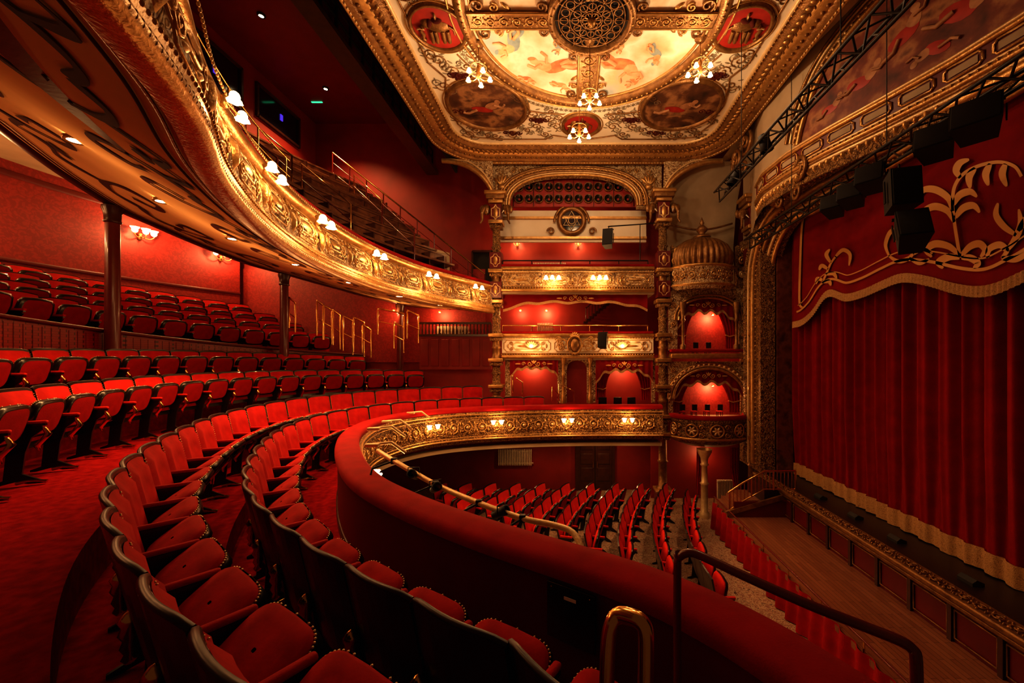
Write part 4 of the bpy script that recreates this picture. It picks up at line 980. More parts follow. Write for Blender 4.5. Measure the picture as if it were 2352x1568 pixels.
# pelmet
e=empty('curtain_pelmet');XC=6.75
bl=[(1822,742),(1845,735),(1870,712),(1893,678),(1912,668),(1945,678),(1985,668),(2030,648),(2065,634),(2095,632),(2140,640),(2195,655),(2245,662),(2290,655),(2352,628),(2500,560),(2800,560)]
B3=[px(u,v,XC) for u,v in bl];B2=catm([Vector((p.y,p.z)) for p in B3],12)
m=MB();m.grid([[Vector((XC,p.x,p.y)),Vector((XC+.03*math.sin(p.x*5),p.x,(p.y+4.0)/2)),Vector((XC,p.x,4.05))] for p in B2],pelm);m.obj('pelmet_cloth',e)
B4=resample(B2,.025)
m=MB();m.grid([[Vector((XC-.03+.012*math.sin(i*1.9),p.x,p.y+.04)),Vector((XC-.035+.02*math.sin(i*1.9),p.x,p.y-.15))] for i,p in enumerate(B4)],fringe);m.obj('gold_fringe',e)
m=MB()
def cr(pts,w,closed=False):
    P=catm([Vector(p) for p in pts],8);L=[]
    for i,p in enumerate(P):
        t=P[min(i+1,len(P)-1)]-P[max(i-1,0)];t.normalize();n=Vector((-t.y,t.x));f=i/(len(P)-1)
        ww=w*(.15+.85*math.sin(pi*min(1,.08+f*.9))**.8 if closed else 1)
        L.append([px(p.x+n.x*ww,p.y+n.y*ww,XC-.05),px(p.x-n.x*ww,p.y-n.y*ww,XC-.05)])
    m.grid(L,applique,smooth=False)
for d,w in((.30,.028),(.48,.013)):
    L=[]
    for i,p in enumerate(B2):
        t=B2[min(i+1,len(B2)-1)]-B2[max(i-1,0)];t.normalize();n=Vector((-t.y,t.x))
        if n.y<0:n=-n
        if p.x>11.75-d*.6:continue
        q=p+n*d
        if len(L) and q.x>L[-1][0].y-.01:continue
        L.append([Vector((XC-.05,q.x-n.x*w,q.y-n.y*w)),Vector((XC-.05,q.x+n.x*w,q.y+n.y*w))])
    m.grid(L,applique,smooth=False)
cr([(1930,452),(1890,470),(1858,486),(1843,510),(1838,600),(1836,690),(1842,706)],2.4);cr([(1930,452),(2040,400)],3)
# large palm spray with arching fronds
cr([(2205,590),(2198,550),(2192,510),(2188,470),(2192,430),(2212,400),(2250,380),(2295,372),(2330,382),(2346,405)],4)
for l in ([(2188,485),(2178,455),(2150,436),(2122,436),(2110,456)],[(2192,510),(2176,484),(2148,474),(2124,484),(2118,500)],[(2190,470),(2204,448),(2228,440),(2244,452)],[(2194,500),(2212,478),(2236,472),(2250,488)],[(2206,408),(2196,392),(2205,374),(2226,366)],[(2240,386),(2226,406),(2228,432)],[(2275,376),(2264,400),(2270,426)],[(2310,376),(2302,400),(2312,428)],
 [(2205,588),(2180,566),(2148,560),(2128,574),(2140,590)],[(2207,588),(2228,566),(2250,560),(2262,574),(2252,590)],[(2204,592),(2180,590),(2156,602),(2166,616)],[(2208,592),(2228,592),(2246,604),(2236,616)]):cr(l,8.5,True)
for l in ([(2268,592),(2272,572),(2296,562),(2312,576),(2300,592)],[(2312,576),(2332,548),(2344,515),(2340,480)],[(2334,540),(2306,520),(2288,494),(2292,466)],[(2338,530),(2356,505),(2372,480)],[(2300,592),(2335,594),(2372,572)]):cr(l,8,True)
for l in ([(2042,588),(2034,562),(2044,534),(2060,528),(2066,544),(2054,554)],[(2042,588),(2064,600),(2088,592),(2102,574)],[(2098,584),(2118,572),(2142,582)],[(2088,592),(2112,604),(2134,594)]):cr(l,5,True)
cr([(1888,650),(1898,628),(1908,605),(1920,588)],2.2)
for l in ([(1918,590),(1936,574),(1952,584),(1950,610)],[(1902,618),(1888,610),(1881,620)],[(1908,603),(1898,585),(1906,572)],[(1898,630),(1914,628),(1922,640)],[(1890,644),(1878,640),(1874,652)],[(1890,648),(1904,646),(1908,656)]):cr(l,4.6,True)
m.obj('applique_scroll',e)
top(e,"scalloped deep red velvet pelmet with gold scroll applique and fringe","pelmet")
# stage
m=MB();m.box((8.2,7.2,-3.7),(4.4,11.5,.16),stagefl);struct(m,'floor_stage',"black painted stage floor","floor")
m=MB();m.box((9.5,7,1),(.1,14,10),dark);m.box((8,13.2,1),(3,.1,10),dark);struct(m,'wall_stage_black',"black masking behind the curtain","wall")
e=empty('stage_riser')
m=MB();m.box((5.98,6.9,-4.05),(.12,11,.66),redpaint);m.obj('riser_board',e)
m=MB();m.box((5.95,6.9,-3.66),(.34,11,.1),goldd,bev=.03);m.box((5.93,6.9,-3.76),(.22,11,.07),goldd,bev=.02)
mp=lambda a,b,h:Vector((6.08-b,a,-3.60+h));scrollwork(m,mp,1.6,12.2,.03,.27,goldd,.014)
m.obj('gilded_ledge',e)
m=MB()
for k in range(15):
    y=1.8+.72*k;mpp=lambda a,b,h:Vector((5.90-h,a,b));otube(m,mpp,[(y,-4.3),(y+.6,-4.3),(y+.6,-3.87),(y,-3.87)],.016,goldd,0,True);m.box((5.9,y-.06,-4.08),(.07,.07,.6),darkwood)
m.obj('panel_moulding',e)
top(e,"panelled red stage riser with gilded moulded ledge","stage riser")
m=MB();m.box((5.15,6.3,-4.42),(1.6,11.0,.1),planks);struct(m,'floor_apron',"polished brown plank floor in front of the stage","floor")
m=MB();rings=[]
for i in range(420):
    y=.6+11.2*i/419;xx=4.33
    rings.append([Vector((xx+.035*math.sin(y*17),y,-4.34)),Vector((xx-.03+.05*math.sin(y*17),y,-4.8)),Vector((xx-.05+.06*math.sin(y*17),y,-5.12))])
m.grid(rings,red);e=empty('apron_drape');m.obj('drape_cloth',e)
m=MB();m.tube([(4.36,.6,-4.2),(4.36,11.8,-4.2)],.02,mahog,6)
for k in range(12):m.tube([(4.36,.8+k,-4.4),(4.36,.8+k,-4.2)],.015,brass,5)
m.obj('curtain_rail',e);top(e,"pleated red drape hanging from a rail at the apron edge","curtain")
e=empty('stage_steps');m=MB()
for k in range(4):m.box((5.05,11.3,-4.3+.09*k),(1.3-.28*k,.9,.12),planks)
m.box((5.62,11.4,-4.0),(.40,1.0,.75),darkwood);m.obj('step_block',e)
m=MB()
y=10.75
A=[Vector((4.35,y,-3.72)),Vector((4.75,y,-3.45)),Vector((5.35,y,-3.12)),Vector((6.2,y,-3.12))]
m.tube(A,.03,brass,6);m.tube([p-Vector((0,0,.5)) for p in A],.02,brass,6)
for k in range(19):
    x=4.4+1.8*k/18;z=A[-1].z
    for i in range(3):
        if A[i].x<=x<=A[i+1].x:z=A[i].z+(A[i+1].z-A[i].z)*(x-A[i].x)/(A[i+1].x-A[i].x)
    m.tube([(x,y,z),(x,y,z-.52)],.012 if k%6 else .03,brass,5)
m.obj('railing',e)
m=MB();m.box((5.2,10.7,-4.0),(1.9,.07,.12),goldd,M=Matrix.Rotation(-.28,4,'Y'));m.box((5.3,10.72,-4.2),(1.6,.05,.5),redpaint);m.obj('gilded_stringer',e)
top(e,"timber stage side steps with metal balustrade railing","steps")
for k,(u,v) in enumerate(((1885,1165),(1965,1210),(2060,1262),(2230,1330))):
    q=Vector((6.45,900*6.45/(u-1308),-3.62));m=MB();m.prism([(-.16,0),(.16,0),(.16,.05),(-.04,.10),(-.16,.05)],lambda a,b,h,q=q:q+Vector((a*.6,h-.12,b)),.25,spk)
    top(m.obj('stage_monitor'),"low black wedge monitor on the stage edge","speaker",group="wedge monitors along the stage")
def truss(A,B,w,name,label,r=.022):
    m=MB();d=(B-A);n=int(d.length/w/1.1);d.normalize();s=d.cross(Vector((0,0,1))).normalized()*w/2;up=Vector((0,0,w*.85))
    L=(B-A).length
    for q in(s,-s,-up):m.tube([A+q,B+q],r,steel,6)
    offs=[s,-s,-up]
    for i in range(n):
        p=A+d*(L*i/n);p2=A+d*(L*(i+1)/n)
        for a,b in((0,1),(1,2),(2,0)):
            if i%2:a,b=b,a
            m.tube([p+offs[a],p2+offs[b]],r*.6,steel,4)
    top(m.obj(name),label,"truss");return m
truss(Vector((3.6,9.4,3.95)),Vector((3.6,2.8,3.95)),.26,'lighting_truss',"black triangular lighting truss hung under the ceiling",.024)
truss(Vector((5.15,11.2,3.35)),Vector((5.15,3.0,3.35)),.3,'lighting_truss',"black triangular truss carrying speakers before the pelmet",.026)
for (x,y,z,zt_) in((3.6,8.2,3.95,6.85),(3.6,5.2,3.95,6.85),(5.1,9.0,3.35,6.5),(5.1,6.3,3.35,6.5)):
    m=MB();m.tube([(x,y,z),(x,y,zt_)],.008,steel,5);top(m.obj('hanging_cable'),"thin black suspension cable of a truss","cable",group="truss suspension cables")
def speaker(c,d,rx,rz,label):
    e=empty('loudspeaker',c,rz);e.rotation_euler=(rx,0,rz)
    m=MB();w,dp,h=d;m.prism([(-w/2,-dp/2),(w/2,-dp/2),(w*.36,dp/2),(-w*.36,dp/2)],lambda a,b,hh:Vector((a,b,hh-h/2)),h,spk);m.obj('cabinet',e)
    m=MB();m.box((0,-dp/2-.01,0),(w*.92,.02,h*.94),dark,bev=.008);m.obj('grille',e)
    m=MB()
    for sx in(-1,1):m.box((sx*(w/2+.01),0,0),(.015,.05,h*.6),steel)
    m.box((0,0,h/2+.03),(w,.04,.03),steel);m.tube([(0,0,h/2),(0,0,h/2+.15)],.015,steel,6);m.obj('yoke',e)
    top(e,label,"speaker",group="loudspeakers hung from the truss")
for (u,v,X,w,h) in((1915,475,5.1,.34,.28),(1958,450,5.1,.38,.3),(2003,412,5.1,.40,.32),(2150,330,5.0,.42,.32),(2245,278,5.0,.46,.34)):
    speaker(px(u,v,X),(w,.4,h),-.25,-.9,"black box loudspeaker on the front truss")
speaker(px(2068,440,4.95),(.38,.38,.56),-.1,-.3,"large black loudspeaker hanging from the truss")
speaker(px(2092,532,4.95),(.38,.38,.5),-.55,-.5,"large black loudspeaker tilted steeply down");speaker(pu(1397,548,12.4),(.32,.3,.55),-.2,-.3,"black loudspeaker on a bracket before the side balcony")
speaker(pu(1385,782,12.9),(.3,.28,.5),-.2,-.3,"black loudspeaker mounted by the middle box")
m=MB();m.tube([pu(1397,520,12.4),pu(1470,515,13.2),pu(1505,512,13.3)],.02,steel,6);m.tube([pu(1470,515,13.2),pu(1470,600,13.2)],.016,steel,5);top(m.obj('speaker_bracket'),"black steel bracket arm holding the loudspeaker","bracket")
# ================================================================= FOREGROUND RAILS
m=MB();P=[pu(1556,1640,1.95),pu(1556,1300,1.95),pu(1560,1280,1.93),pu(1578,1270,1.91),pu(1605,1274,1.88),pu(1700,1318,1.76),pu(1850,1385,1.62),pu(1990,1440,1.52),pu(2065,1470,1.46),pu(2095,1490,1.44),pu(2104,1515,1.43),pu(2106,1640,1.43)]
m.tube(catm(P,4),.020,mahog,12)
top(m.obj('mahogany_handrail'),"dark mahogany coloured tubular handrail over the parapet","handrail")
m=MB();P=[pu(1392,1640,1.2),pu(1397,1480,1.2),pu(1406,1430,1.2),pu(1422,1412,1.2),pu(1445,1415,1.18),pu(1468,1424,1.16),pu(1482,1445,1.15),pu(1484,1500,1.15),pu(1482,1640,1.15)]
m.tube(catm(P,4),.0235,brass,14);top(m.obj('brass_handrail'),"thick polished brass handrail hoop","handrail")
s=R.find_u(1322,2.2,3.6);p,n=R.at(s);e=empty('notice_plate',(p.x+n.x*.03,p.y+n.y*.03,0),math.atan2(n.y,n.x)+pi/2)
m=MB();zt=-(1345-820)/900*p.y;zl=-(1472-820)/900*p.y;m.box((0,-.0,(zt+zl)/2),(.40,.02,zt-zl),black,bev=.004);m.obj('plate',e)
m=MB();m.box((.0,-.013,zt-.08),(.10,.004,.022),wlab)
for sx in(-.16,.16):m.sphere((sx,-.012,zt-.03),.006,brass,6)
m.obj('printed_label',e)
top(e,"black rectangular notice plate fixed to the red parapet","notice")
e=empty('lighting_bar')
m=MB();P=[pu(v[0],v[1],v[2]) for v in((868,1035,5.6),(905,1058,5.2),(1000,1112,4.8),(1100,1155,4.45),(1200,1190,4.2),(1270,1205,4.1),(1315,1222,4.0),(1338,1262,3.85))]
m.tube(catm(P,5),.032,goldl,10);m.obj('bar_tube',e)
for i in(1,2,3,4):
    m=MB();m.tube([P[i],P[i]+Vector((-.18,-.22,-.04)),P[i]+Vector((-.2,-.26,-.2))],.014,steel,6);m.box(P[i],(.07,.06,.08),steel,bev=.01);m.obj('bar_clamp',e)
top(e,"pale lighting bar with clamps projecting inside the balcony","lighting bar")
for k,(u,v,Y) in enumerate(((950,1090,4.95),(1000,1120,4.75),(1150,1176,4.3))):
    c=pu(u,v,Y);e=empty('spotlight_lantern',c,.6*k);m=MB();m.M=Matrix.Rotation(1.1,4,'X');m.lathe((0,0,0),[(0,-.11),(.045,-.10),(.05,0),(.058,.07),(.058,.09),(.04,.09)],spk,12);m.obj('lantern_body',e)
    m=MB();m.tube([(-.07,0,0),(-.07,0,.09),(.07,0,.09),(.07,0,0)],.008,steel,5);m.obj('yoke',e);top(e,"small black stage lantern clamped to the lighting bar","stage light",group="stage lanterns on the balcony bar")
for k,(u,v,Y) in enumerate(((845,985,6.4),(878,968,8.5),(935,948,10.5),(840,1022,6.0))):
    c=pu(u,v,Y);m=MB();m.tube([c,c+Vector((.35,.1,.02)),c+Vector((.55,.15,-.15))],.025,goldl,6);m.box(c+Vector((.1,0,.0)),(.2,.08,.05),goldl,bev=.01)
    top(m.obj('lighting_bracket'),"pale metal bracket fixed inside the balcony rail","bracket",group="brackets inside the balcony rail")
# ================================================================= CHAIRS
def chair_parts(folded,small=False,K=1.33,wide=.965):
    S=Matrix.Diagonal((K*wide,K*.97,K,1));parts={}
    vel=redseat if folded else reddim
    def nb():
        m=MB();m.M=S.copy();return m
    nx,nz=(8,6) if not small else (4,3)
    def bk(x,z,off):
        lean=-.20*(z-.38);curve=(.012 if folded else .035)*(x/.26)**2
        return Vector((x,lean+curve+off,z))
    ztop=lambda x:.89-.022*abs(x/.26)**6
    m=nb();F=[];Bk=[]
    for i in range(nx+1):
        x=-.262+.524*i/nx
        zs=[.30+(ztop(x)-.30)*j/nz for j in range(nz+1)]
        F.append([bk(x,z,.0) for z in zs]);Bk.append([bk(x,z,-.03) for z in zs])
    rings=[f+b[::-1] for f,b in zip(F,Bk)]
    m.grid(rings,black,closev=True,smooth=False);m.add(rings[0],[list(range(len(rings[0])))],black,False);m.add(rings[-1],[list(range(len(rings[-1])))],black,False)
    if not small:m.tube([bk(-.262+.524*i/10,ztop(-.262+.524*i/10),-.015) for i in range(11)],.015,iron,6)
    parts['backrest']=m
    m=nb();F=[]
    for i in range(nx+1):
        a=i/nx;x=-.253+.506*a
        col=[];zt=ztop(x)-.018
        for j in range(nz+1):
            b=j/nz;z=.36+(zt-.36)*b;bul=.004+.045*min(1,9*min(a,1-a))*min(1,9*min(b,1-b));col.append(bk(x,z,bul))
        F.append(col)
    m.grid(F,vel);parts['back_cushion']=m
    hinge=Matrix.Translation((0,.07,.43))@Matrix.Rotation(math.radians(76 if folded else 34),4,'X')
    m=nb();m.M=S@hinge
    DP=.18 if folded else .15
    def outl(sc,z,n=24 if not small else 12):
        o=[]
        for i in range(n):
            a=2*pi*i/n;c,s=math.cos(a),math.sin(a);x=.232*math.copysign(abs(c)**.42,c);y=DP+DP*math.copysign(abs(s)**.6,s);o.append(Vector((x*sc,DP+(y-DP)*sc,z)))
        return o
    m.grid([outl(.96,-.0),outl(1,.012),outl(1,.03),outl(.93,.045),outl(.6,.054),outl(.05,.056)],vel,closev=True);parts['seat']=m
    m=nb();m.M=S@hinge;m.grid([outl(1.04,.012),outl(1.05,.0),outl(1.03,-.03),outl(.86,-.04)],black,closev=True);m.grid([outl(.86,-.04),outl(.5,-.046),outl(.02,-.046)],red if folded else black,closev=True);parts['seat_pan']=m
    m=nb()
    m.box((.27,.13,.585),(.040,.27,.03),red if not folded else redseat,bev=.014 if not small else 0)
    m.box((.27,.12,.560),(.034,.27,.02),black)
    parts['armrest']=m
    m=nb();pr=[(-.06,.0),(-.10,0),(-.10,.02),(-.02,.05),(.0,.30),(-.04,.60),(.0,.60),(.03,.56),(.22,.55),(.24,.52),(.16,.44),(.12,.30),(.10,.10),(.22,.03),(.24,0),(.14,0),(.06,.03)]
    m.prism(pr,lambda a,b,h:Vector((.256+h,a,b)),.022,iron);parts['side_frame']=m
    if not small:
        m=nb()
        m.lathe((.27,-.05,0),[(.018,.31),(.03,.33),(.02,.35),(.034,.38),(.024,.41),(.04,.44),(.03,.47),(.042,.50),(.02,.53),(0,.54)],brass,8)
        parts['gilt_bracket']=m
        m=nb()
        m.tube([Vector((.27,.24,.53)),Vector((.27,.27,.47)),Vector((.27,.23,.41)),Vector((.27,.19,.36)),Vector((.27,.21,.31))],[.016,.026,.02,.026,.010],brass,8)
        parts['gilt_front_scroll']=m
        m=nb();m.tube([Vector((.27,.06,.012)),Vector((.27,.14,.03)),Vector((.27,.22,.02)),Vector((.27,.26,.01))],[.018,.016,.013,.018],brass,6)
        parts['foot']=m
        m=nb();m.M=S@hinge;o=outl(1.0,.018,44)
        for p in o:m.sphere(p*1.0+Vector((p.x*.02,(p.y-DP)*.02,0)),.006,goldl,4)
        m.M=S.copy()
        for j in range(20):
            for sx in(-1,1):m.sphere(bk(sx*.256,.37+.46*j/19,.008),.0045,goldl,4)
        parts['stud_trim']=m
    return parts
chairs=[]
def proj(x,y,z):return (1308+900*x/y,820-900*z/y)
def addrow(d,zfun,pitch,kind,cond,s0=0,gaps=()):
    C=R.offset(d,s0,None,None,3);n=int(C.len/pitch)
    for i in range(n):
        p,nn=C.at((i+.5)*pitch)
        if p.y<.75 or not cond(p):continue
        z=zfun(p);u,v=proj(p.x,p.y,z+1.1)
        if u<-70 or u>2400 or v>1640:continue
        if any(a<u<b for a,b in gaps):continue
        ang=math.atan2(-nn.y,-nn.x)-pi/2
        chairs.append([kind,p.x,p.y,z,ang,p.y])
addrow(.90,z1,.69,'down',lambda p:p.x<-.6 or p.y<6,0)
addrow(1.80,z2,.69,'down',lambda p:(p.y<13.35 or p.x<-3.0) and p.y<14.7 and (p.x<-1.6 or p.y<8),.8)
addrow(3.55,z3,.69,'up',lambda p:p.y<14.7,s2)
addrow(4.80,z4,.69,'up',lambda p:p.y<14.7,s2,gaps=((235,285),(640,668)))
for k in range(4):
    addrow(6.05+RP*k,rz(k),.71,'small',lambda p:p.y<14.7 and proj(p.x,p.y,1)[0]<(900-45*k) and p.y>2,s_b0,gaps=((742-35*k,800-35*k),))
for r_ in range(13):
    x0=2.75-.80*r_
    y=3.2
    while y<13.0:
        x=x0+.05*(y-7.6)**2
        z=-5.14;t=1.55/4.4
        if R.signed(x*t,y*t)<-.36 and R.signed(x,y)<9 and x<3.9:
            d=Vector((1,-.1*(y-7.6)));d.normalize();chairs.append(['stalls',x,y,z,math.atan2(d.y,d.x)-pi/2,y*1.15])
        y+=.62
chairs.sort(key=lambda c:(c[5]))
tmpl={}
def make_template(kind):
    if kind in('down','up'):
        P=chair_parts(kind=='up');out=[]
        for nme,mb_ in P.items():
            o=mb_.obj(nme);me=o.data;bpy.data.objects.remove(o);out.append((nme,me))
        return out
    P=chair_parts(True,True,1.33 if kind=='small' else 1.2);A=MB()
    for nme,mb_ in P.items():
        o=len(A.v);A.v+=mb_.v
        for f,mi,sm in zip(mb_.f,mb_.m,mb_.s):
            A.f.append([i+o for i in f]);A.m.append(A.mi(mb_.mats[mi]));A.s.append(sm)
    return A
for k in('down','up','small','stalls'):tmpl[k]=make_template(k)
smallmesh={}
for k in('small','stalls'):
    o=tmpl[k].obj('theatre_chair');smallmesh[k]=o.data;bpy.data.objects.remove(o)
LAB={'down':"red velvet theatre seat with black back, brass studs and gilt bracket",'up':"tipped-up red velvet theatre seat with black frame and gilt bracket",'small':"red velvet tip-up seat with black frame on the rear terrace",'stalls':"red velvet tip-up stalls seat with black frame"}
GRP={'down':"seats in the front rows of the dress circle",'up':"seats along the dress circle aisle",'small':"seats on the rear terraces",'stalls':"seats in the stalls"}
protos={}
rest=MB();nr=0
for i,c in enumerate(chairs):
    kind,x,y,z,a,_=c
    if i>=298:
        T=Matrix.Translation((x,y,z))@Matrix.Rotation(a,4,'Z');A=tmpl[kind if kind in smallmesh else 'small'];o=len(rest.v)
        rest.v+=[T@v for v in A.v]
        for f,mi,sm in zip(A.f,A.m,A.s):
            rest.f.append([q+o for q in f]);rest.m.append(rest.mi(A.mats[mi]));rest.s.append(sm)
        nr+=1;continue
    if kind in('down','up'):
        if kind not in protos:
            root=empty('theatre_chair',(x,y,z),a);ch=[]
            for nme,me in tmpl[kind]:
                o=bpy.data.objects.new(nme,me);bpy.context.collection.objects.link(o);o.parent=root;ch.append(o)
                if nme=='stud_trim':o["kind"]="stuff"
            protos[kind]=(root,ch)
        else:
            r0,ch0=protos[kind];root=r0.copy();bpy.context.collection.objects.link(root);root.location=(x,y,z);root.rotation_euler=(0,0,a)
            for o0 in ch0:
                o=o0.copy();bpy.context.collection.objects.link(o);o.parent=root
    else:
        root=bpy.data.objects.new('theatre_chair',smallmesh[kind]);bpy.context.collection.objects.link(root);root.location=(x,y,z);root.rotation_euler=(0,0,a)
    top(root,LAB[kind],"seat",GRP[kind])
if nr:
    o=rest.obj('theatre_chair_rows');top(o,"distant rows of small red velvet tip-up seats","seat","seats in the stalls","stuff")
for (x,y,z,s) in [(xb(u),13.6,zbv(965)+.05,.5) for u in(1572,1600,1630,1660)]+[(xb(u),13.7,zbv(820)+.05,.5) for u in(1605,1635)]+[(xf(u),13.9,-2.15,.8) for u in(1385,1420,1452)]:
    m=MB();m.box((0,0,.42),(.36,.34,.07),redseat,bev=.02);m.box((0,-.17,.72),(.36,.04,.42),black,bev=.015)
    for sx in(-1,1):
        for sy in(-1,1):m.box((sx*.15,sy*.14,.2),(.035,.035,.4),black)
    o=m.obj('box_chair',None,(x,y,z));o.scale=(s,s,s);top(o,"small black framed chair inside the box","chair","chairs in the boxes")
# ================================================================= LAMPS
LC=(1,.50,.19)
def plight(parent,loc,w,r=.07,name='lamp_light',col=LC):
    l=bpy.data.lights.new(name,'POINT');l.energy=w;l.color=col;l.shadow_soft_size=r
    o=bpy.data.objects.new(name,l);bpy.context.collection.objects.link(o);o.parent=parent;o.location=loc
def tulip(mb,c,s=1,up=False):
    c=Vector(c);sg=1 if up else -1
    n=24;rings=[]
    for i in range(n):
        a=2*pi*i/n;fl=1+.10*math.cos(a*6)
        rings.append([c+Vector((r*s*(fl if j>2 else 1)*math.cos(a),r*s*(fl if j>2 else 1)*math.sin(a),sg*z*s)) for j,(r,z) in enumerate(((.025,0),(.05,.02),(.065,.06),(.062,.10),(.095,.145)))])
    mb.grid(rings,glow,closeu=True)
    mb.sphere(c+Vector((0,0,sg*.07*s)),.045*s,glow,8)
def sconce(p,dirv,w,n=2,s=1,label="twin gilt wall bracket lamp with tulip glass shades",up=False,sp=.14,far=.30):
    d=Vector((dirv[0],dirv[1],0)).normalized();a=math.atan2(d.y,d.x)+pi/2
    e=empty('wall_lamp',p,a)
    m=MB();m.lathe((0,0,0),[(0,-.1*s),(.05*s,-.08*s),(.03*s,0),(.05*s,.07*s),(0,.1*s)],gold,10);m.obj('backplate',e)
    m=MB()
    for k in range(n):
        x=(k-(n-1)/2)*sp*s;y=-.17*s-(.05*s if n==3 and k==1 else 0)
        m.tube(catm([Vector((0,-.02*s,0)),Vector((x*.6,y*.7,-.06*s)),Vector((x,y,-.0*s)),Vector((x,y,.04*s))],5),.012*s,gold,6)
        g=MB();tulip(g,(x,y,.04*s),s,up);g.obj('lamp_shade',e)
    m.obj('lamp_arm',e)
    plight(e,(0,-far*s,(-.22 if not up else .12)*s),w)
    top(e,label,"wall lamp",group="gilt wall lamps");return e
for u,w in ((508,10),(602,18),(728,24),(858,27),(985,27),(1090,24)):
    s=U.find_u(u,1);p,n=U.at(s);q=Vector((p.x-n.x*.02,p.y-n.y*.02,2.26))
    sconce(q,(-n.x,-n.y),w,2,.6 if u<550 else (.7 if u<650 else .85),sp=.52 if u<650 else .36,far=.45)
for u in(1270,1375):sconce((xf(u),YF-.25,zf(640)),(0,-1),26,3,.9,"triple gilt bracket lamp on the side balcony front",sp=.24)
for u in(1188,1328):sconce(pu(u,562,15.1),(0,-1),40,2,.9,"twin glass wall lamp on the red upper wall",up=True,sp=.24)
for u in(1222,1427):
    q=Vector((xf(u),YF-.2,zf(795)));e=empty('shell_lamp',q);m=MB();f3=lambda a,b,h:Vector((a,-h,b))
    for k in range(-3,4):leaf(m,f3,0,-.08,.26,.08,pi/2+k*.33,goldl,.04)
    m.obj('shell_backplate',e);m=MB();m.sphere((0,-.09,0),.06,glow,10);m.obj('lamp_globe',e);plight(e,(0,-.3,0),22);top(e,"globe lamp on gilded shell backplate","wall lamp",group="shell lamps on the balcony band")
for u,v in((315,532),(505,584)):
    s=WC.find_u(u,3);p,n=WC.at(s);z=(820-v)/900*p.y;sconce((p.x-n.x*.05,p.y-n.y*.05,z-.15),(-n.x,-n.y),100,3,1.15,"added out-of-view triple glass wall lamp lighting the soffit",up=True,sp=.2,far=.5)
for u in(-250,-800,-1500):  # lamps added out of view to light the soffit
    s=WC.find_u(u,1);p,n=WC.at(s);sconce((p.x-n.x*.05,p.y-n.y*.05,3.0),(-n.x,-n.y),70,3,1.2,"added out-of-view triple glass wall lamp lighting the soffit",up=True,sp=.2,far=.5)
for u,ym,yx in((870,4.5,7),(980,10.5,13),(1137,11,13),(1302,11,13),(1440,11,13)):
    s=R.find_u(u+0,ym,yx);p,n=R.at(s)
    if u==870:s=R.near(-3.6,6.1)*.1;p,n=R.at(s)
    sconce((p.x-n.x*.40,p.y-n.y*.40,-2.02),(-n.x,-n.y),24,2,.8,"twin gilt lamp on the dress circle front",up=True,sp=.3,far=.4)
def on_soffit(u,v):
    best=None
    for i in range(200):
        for j in range(40):
            q=soff(i/200,j/40)
            if q.y<.5:continue
            a,b=proj(*q);e_=(a-u)**2+(b-v)**2
            if best is None or e_<best[0]:best=(e_,q)
    return best[1]
def spot(parent,loc,w,ang,blend=.8,rot=(0,0,0),soft=.06):
    l=bpy.data.lights.new('spot_light','SPOT');l.energy=w;l.color=LC;l.spot_size=ang;l.spot_blend=blend;l.shadow_soft_size=soft
    o=bpy.data.objects.new('spot_light',l);bpy.context.collection.objects.link(o);o.parent=parent;o.location=loc;o.rotation_euler=rot
for u,v,w in((172,320,75),(372,461,230),(535,548,290),(680,607,290),(803,647,250),(917,678,210),(1012,698,170)):
    q=on_soffit(u,v);e=empty('downlight',q)
    m=MB();m.lathe((0,0,0),[(.07,-.02),(.10,-.03),(.11,-.01),(.11,.02)],gold,16);m.obj('trim_ring',e)
    m=MB();m.lathe((0,0,0),[(0,-.018),(.075,-.018)],glowd,16);m.obj('lens',e)
    spot(e,(0,0,-.06),w,2.4,.8,soft=.2);plight(e,(0,0,-.9),14,.25)  # extra point light hung below each downlight, added to brighten the soffit
    top(e,"small round recessed downlight in the ochre soffit","downlight",group="downlights in the upper circle soffit")
for (x,y,z,w) in((-1.5,13.7,-2.83,28),(.5,13.7,-2.83,28),(2.3,13.7,-2.83,24),(-11.0,9.0,4.7,70),(-10.2,12.0,4.7,70),(-11.5,6.5,4.7,60)):  # downlights added to lift the dark stalls and rear seats
    e=empty('downlight',(x,y,z));m=MB();m.lathe((0,0,0),[(.07,-.02),(.10,-.03),(.11,-.01),(.11,.02)],gold,16);m.obj('trim_ring',e)
    m=MB();m.lathe((0,0,0),[(0,-.018),(.075,-.018)],glowd,16);m.obj('lens',e);spot(e,(0,0,-.06),w,2.6,.6)
    top(e,"small round downlight added in aged plaster to brighten the seats","downlight",group="added downlights in the plaster ceilings")
for u,v,w in((600,35,900),(748,203,1300)):
    Z=9.03;Y=Z*900/(820-v);q=Vector(((u-1308)/900*Y,Y,Z));e=empty('downlight',q)
    m=MB();m.lathe((0,0,0),[(0,-.02),(.06,-.02)],glowd,14);m.obj('lens',e);m=MB();m.lathe((0,0,0),[(.06,-.03),(.09,-.03),(.1,.02)],steel,14);m.obj('trim_ring',e)
    spot(e,(0,0,-.06),w,2.0,.8);top(e,"recessed ceiling spot above the gallery","downlight",group="spots above the gallery")
def washer(u,v,Y,w,label="small recessed lamp washing the red wall"):
    q=pu(u,v,Y);e=empty('picture_lamp',q);m=MB();m.lathe((0,0,0),[(.04,.03),(.05,-.02),(.03,-.03)],gold,12);m.obj('lamp_housing',e)
    m=MB();m.lathe((0,0,0),[(0,-.031),(.03,-.031)],glowd,10);m.obj('lens',e);plight(e,(0,-.05,-.1),w,.04);top(e,label,"lamp",group="small lamps in the boxes")
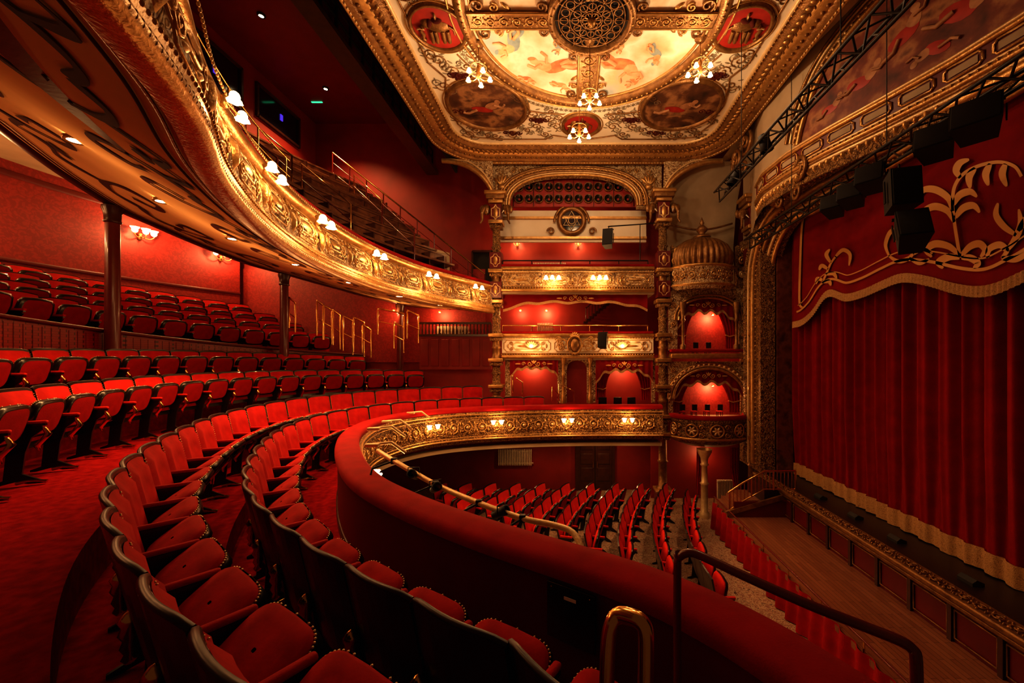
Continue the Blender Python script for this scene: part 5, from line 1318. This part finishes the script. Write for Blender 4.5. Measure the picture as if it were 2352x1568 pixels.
washer(1255,712,14.9,40);washer(1195,712,14.9,22);washer(1637,722,13.95,46);washer(1637,885,13.95,42);washer(1432,842,14.6,46);washer(1222,838,14.8,46)
washer(905,712,14.6,34);washer(1010,716,14.8,34);washer(1618,1042,13.9,14);washer(1383,1003,14.4,12)
CC=(1,.64,.35)
def chandelier(c,w,label,s=1.0):
    e=empty('chandelier',c)
    m=MB();m.tube([(0,0,.25*s),(0,0,H-.05-c[2])],.010,goldd,6);m.lathe((0,0,H-.06-c[2]),[(0,-.05),(.1,-.02),(.12,.02)],goldd,12);m.obj('suspension_chain',e)
    m=MB();m.lathe((0,0,0),[(0,-.14*s),(.04*s,-.1*s),(.06*s,0),(.03*s,.08*s),(.05*s,.14*s),(.02*s,.25*s)],gold,12)
    m.tube([(.2*s*math.cos(k*pi/10),.2*s*math.sin(k*pi/10),.16*s) for k in range(20)],.010*s,gold,5,closed=True)
    for k in range(5):
        a=2*pi*k/5+.3;dx,dy=math.cos(a),math.sin(a)
        m.tube(catm([Vector((0,0,-.05*s)),Vector((dx*.15*s,dy*.15*s,-.12*s)),Vector((dx*.28*s,dy*.28*s,-.02*s)),Vector((dx*.28*s,dy*.28*s,.03*s))],5),.011*s,gold,6)
        m.tube([(0,0,.16*s),(dx*.28*s,dy*.28*s,.03*s)],.006*s,gold,4)
        g=MB();tulip(g,(dx*.28*s,dy*.28*s,.0),s*.65,False);g.obj('lamp_shade',e)
    m.obj('branch_frame',e)
    plight(e,(0,0,-.3*s),w,.15,col=CC);top(e,label,"chandelier",group="small chandeliers under the ceiling")
chandelier((-2.0,8.6,6.2),85,"small gilt chandelier with tulip glass shades",.9)
chandelier((2.82,8.45,6.2),85,"small gilt chandelier with tulip glass shades",.9)
chandelier((.44,8.5,5.6),105,"small gilt chandelier on a long chain",.8)
chandelier((.26,10.4,5.95),90,"small gilt chandelier near the cornice",.95)
def stagespot(c,tgt,w,ang):  # lantern and spot added to brighten the curtain
    e=empty('added_lantern',c);m=MB();d=(Vector(tgt)-Vector(c)).normalized();q=d.to_track_quat('-Z','Y')
    m.M=q.to_matrix().to_4x4();m.lathe((0,0,0),[(0,.2),(.09,.18),(.1,0),(.12,-.12),(.1,-.12)],spk,12);m.obj('lantern_body',e)
    l=bpy.data.lights.new('spot_light','SPOT');l.energy=w;l.color=(1,.55,.25);l.spot_size=ang;l.spot_blend=.9;l.shadow_soft_size=.2
    o=bpy.data.objects.new('spot_light',l);bpy.context.collection.objects.link(o);o.parent=e;o.location=d*.16;o.rotation_euler=q.to_euler();top(e,"added black lantern brightening curtain, apron and stalls","stage light",group="added lanterns for curtain, apron and stalls")
stagespot((-4.6,5.5,7.3),(6.9,7.5,.5),1100,.9)
stagespot((-4.6,9.5,7.3),(6.9,9,-1),900,.8)
stagespot((3.6,7.2,3.9),(5.6,6.6,-4.3),240,1.3)
stagespot((3.6,8.6,3.9),(.8,9.6,-5),800,1.2)
# ================================================================= WORLD, CAMERA
w=bpy.data.worlds.new('World');bpy.context.scene.world=w;w.use_nodes=True
w.node_tree.nodes['Background'].inputs[0].default_value=(1,.42,.18,1);w.node_tree.nodes['Background'].inputs[1].default_value=.05
for o in TOPS:o.location.z+=ZO
cd=bpy.data.cameras.new('camera');co=bpy.data.objects.new('camera',cd);bpy.context.collection.objects.link(co)
co.location=(0,0,ZO);co.rotation_euler=(pi/2,0,0);cd.sensor_width=36;cd.lens=900/2352*36;cd.shift_x=-132/2352;cd.shift_y=36/2352;cd.clip_start=.05
bpy.context.scene.camera=co
bpy.context.scene.view_settings.view_transform='Standard'
try:bpy.context.scene.view_settings.look='Medium High Contrast'
except Exception:pass
bpy.context.scene.view_settings.exposure=.2
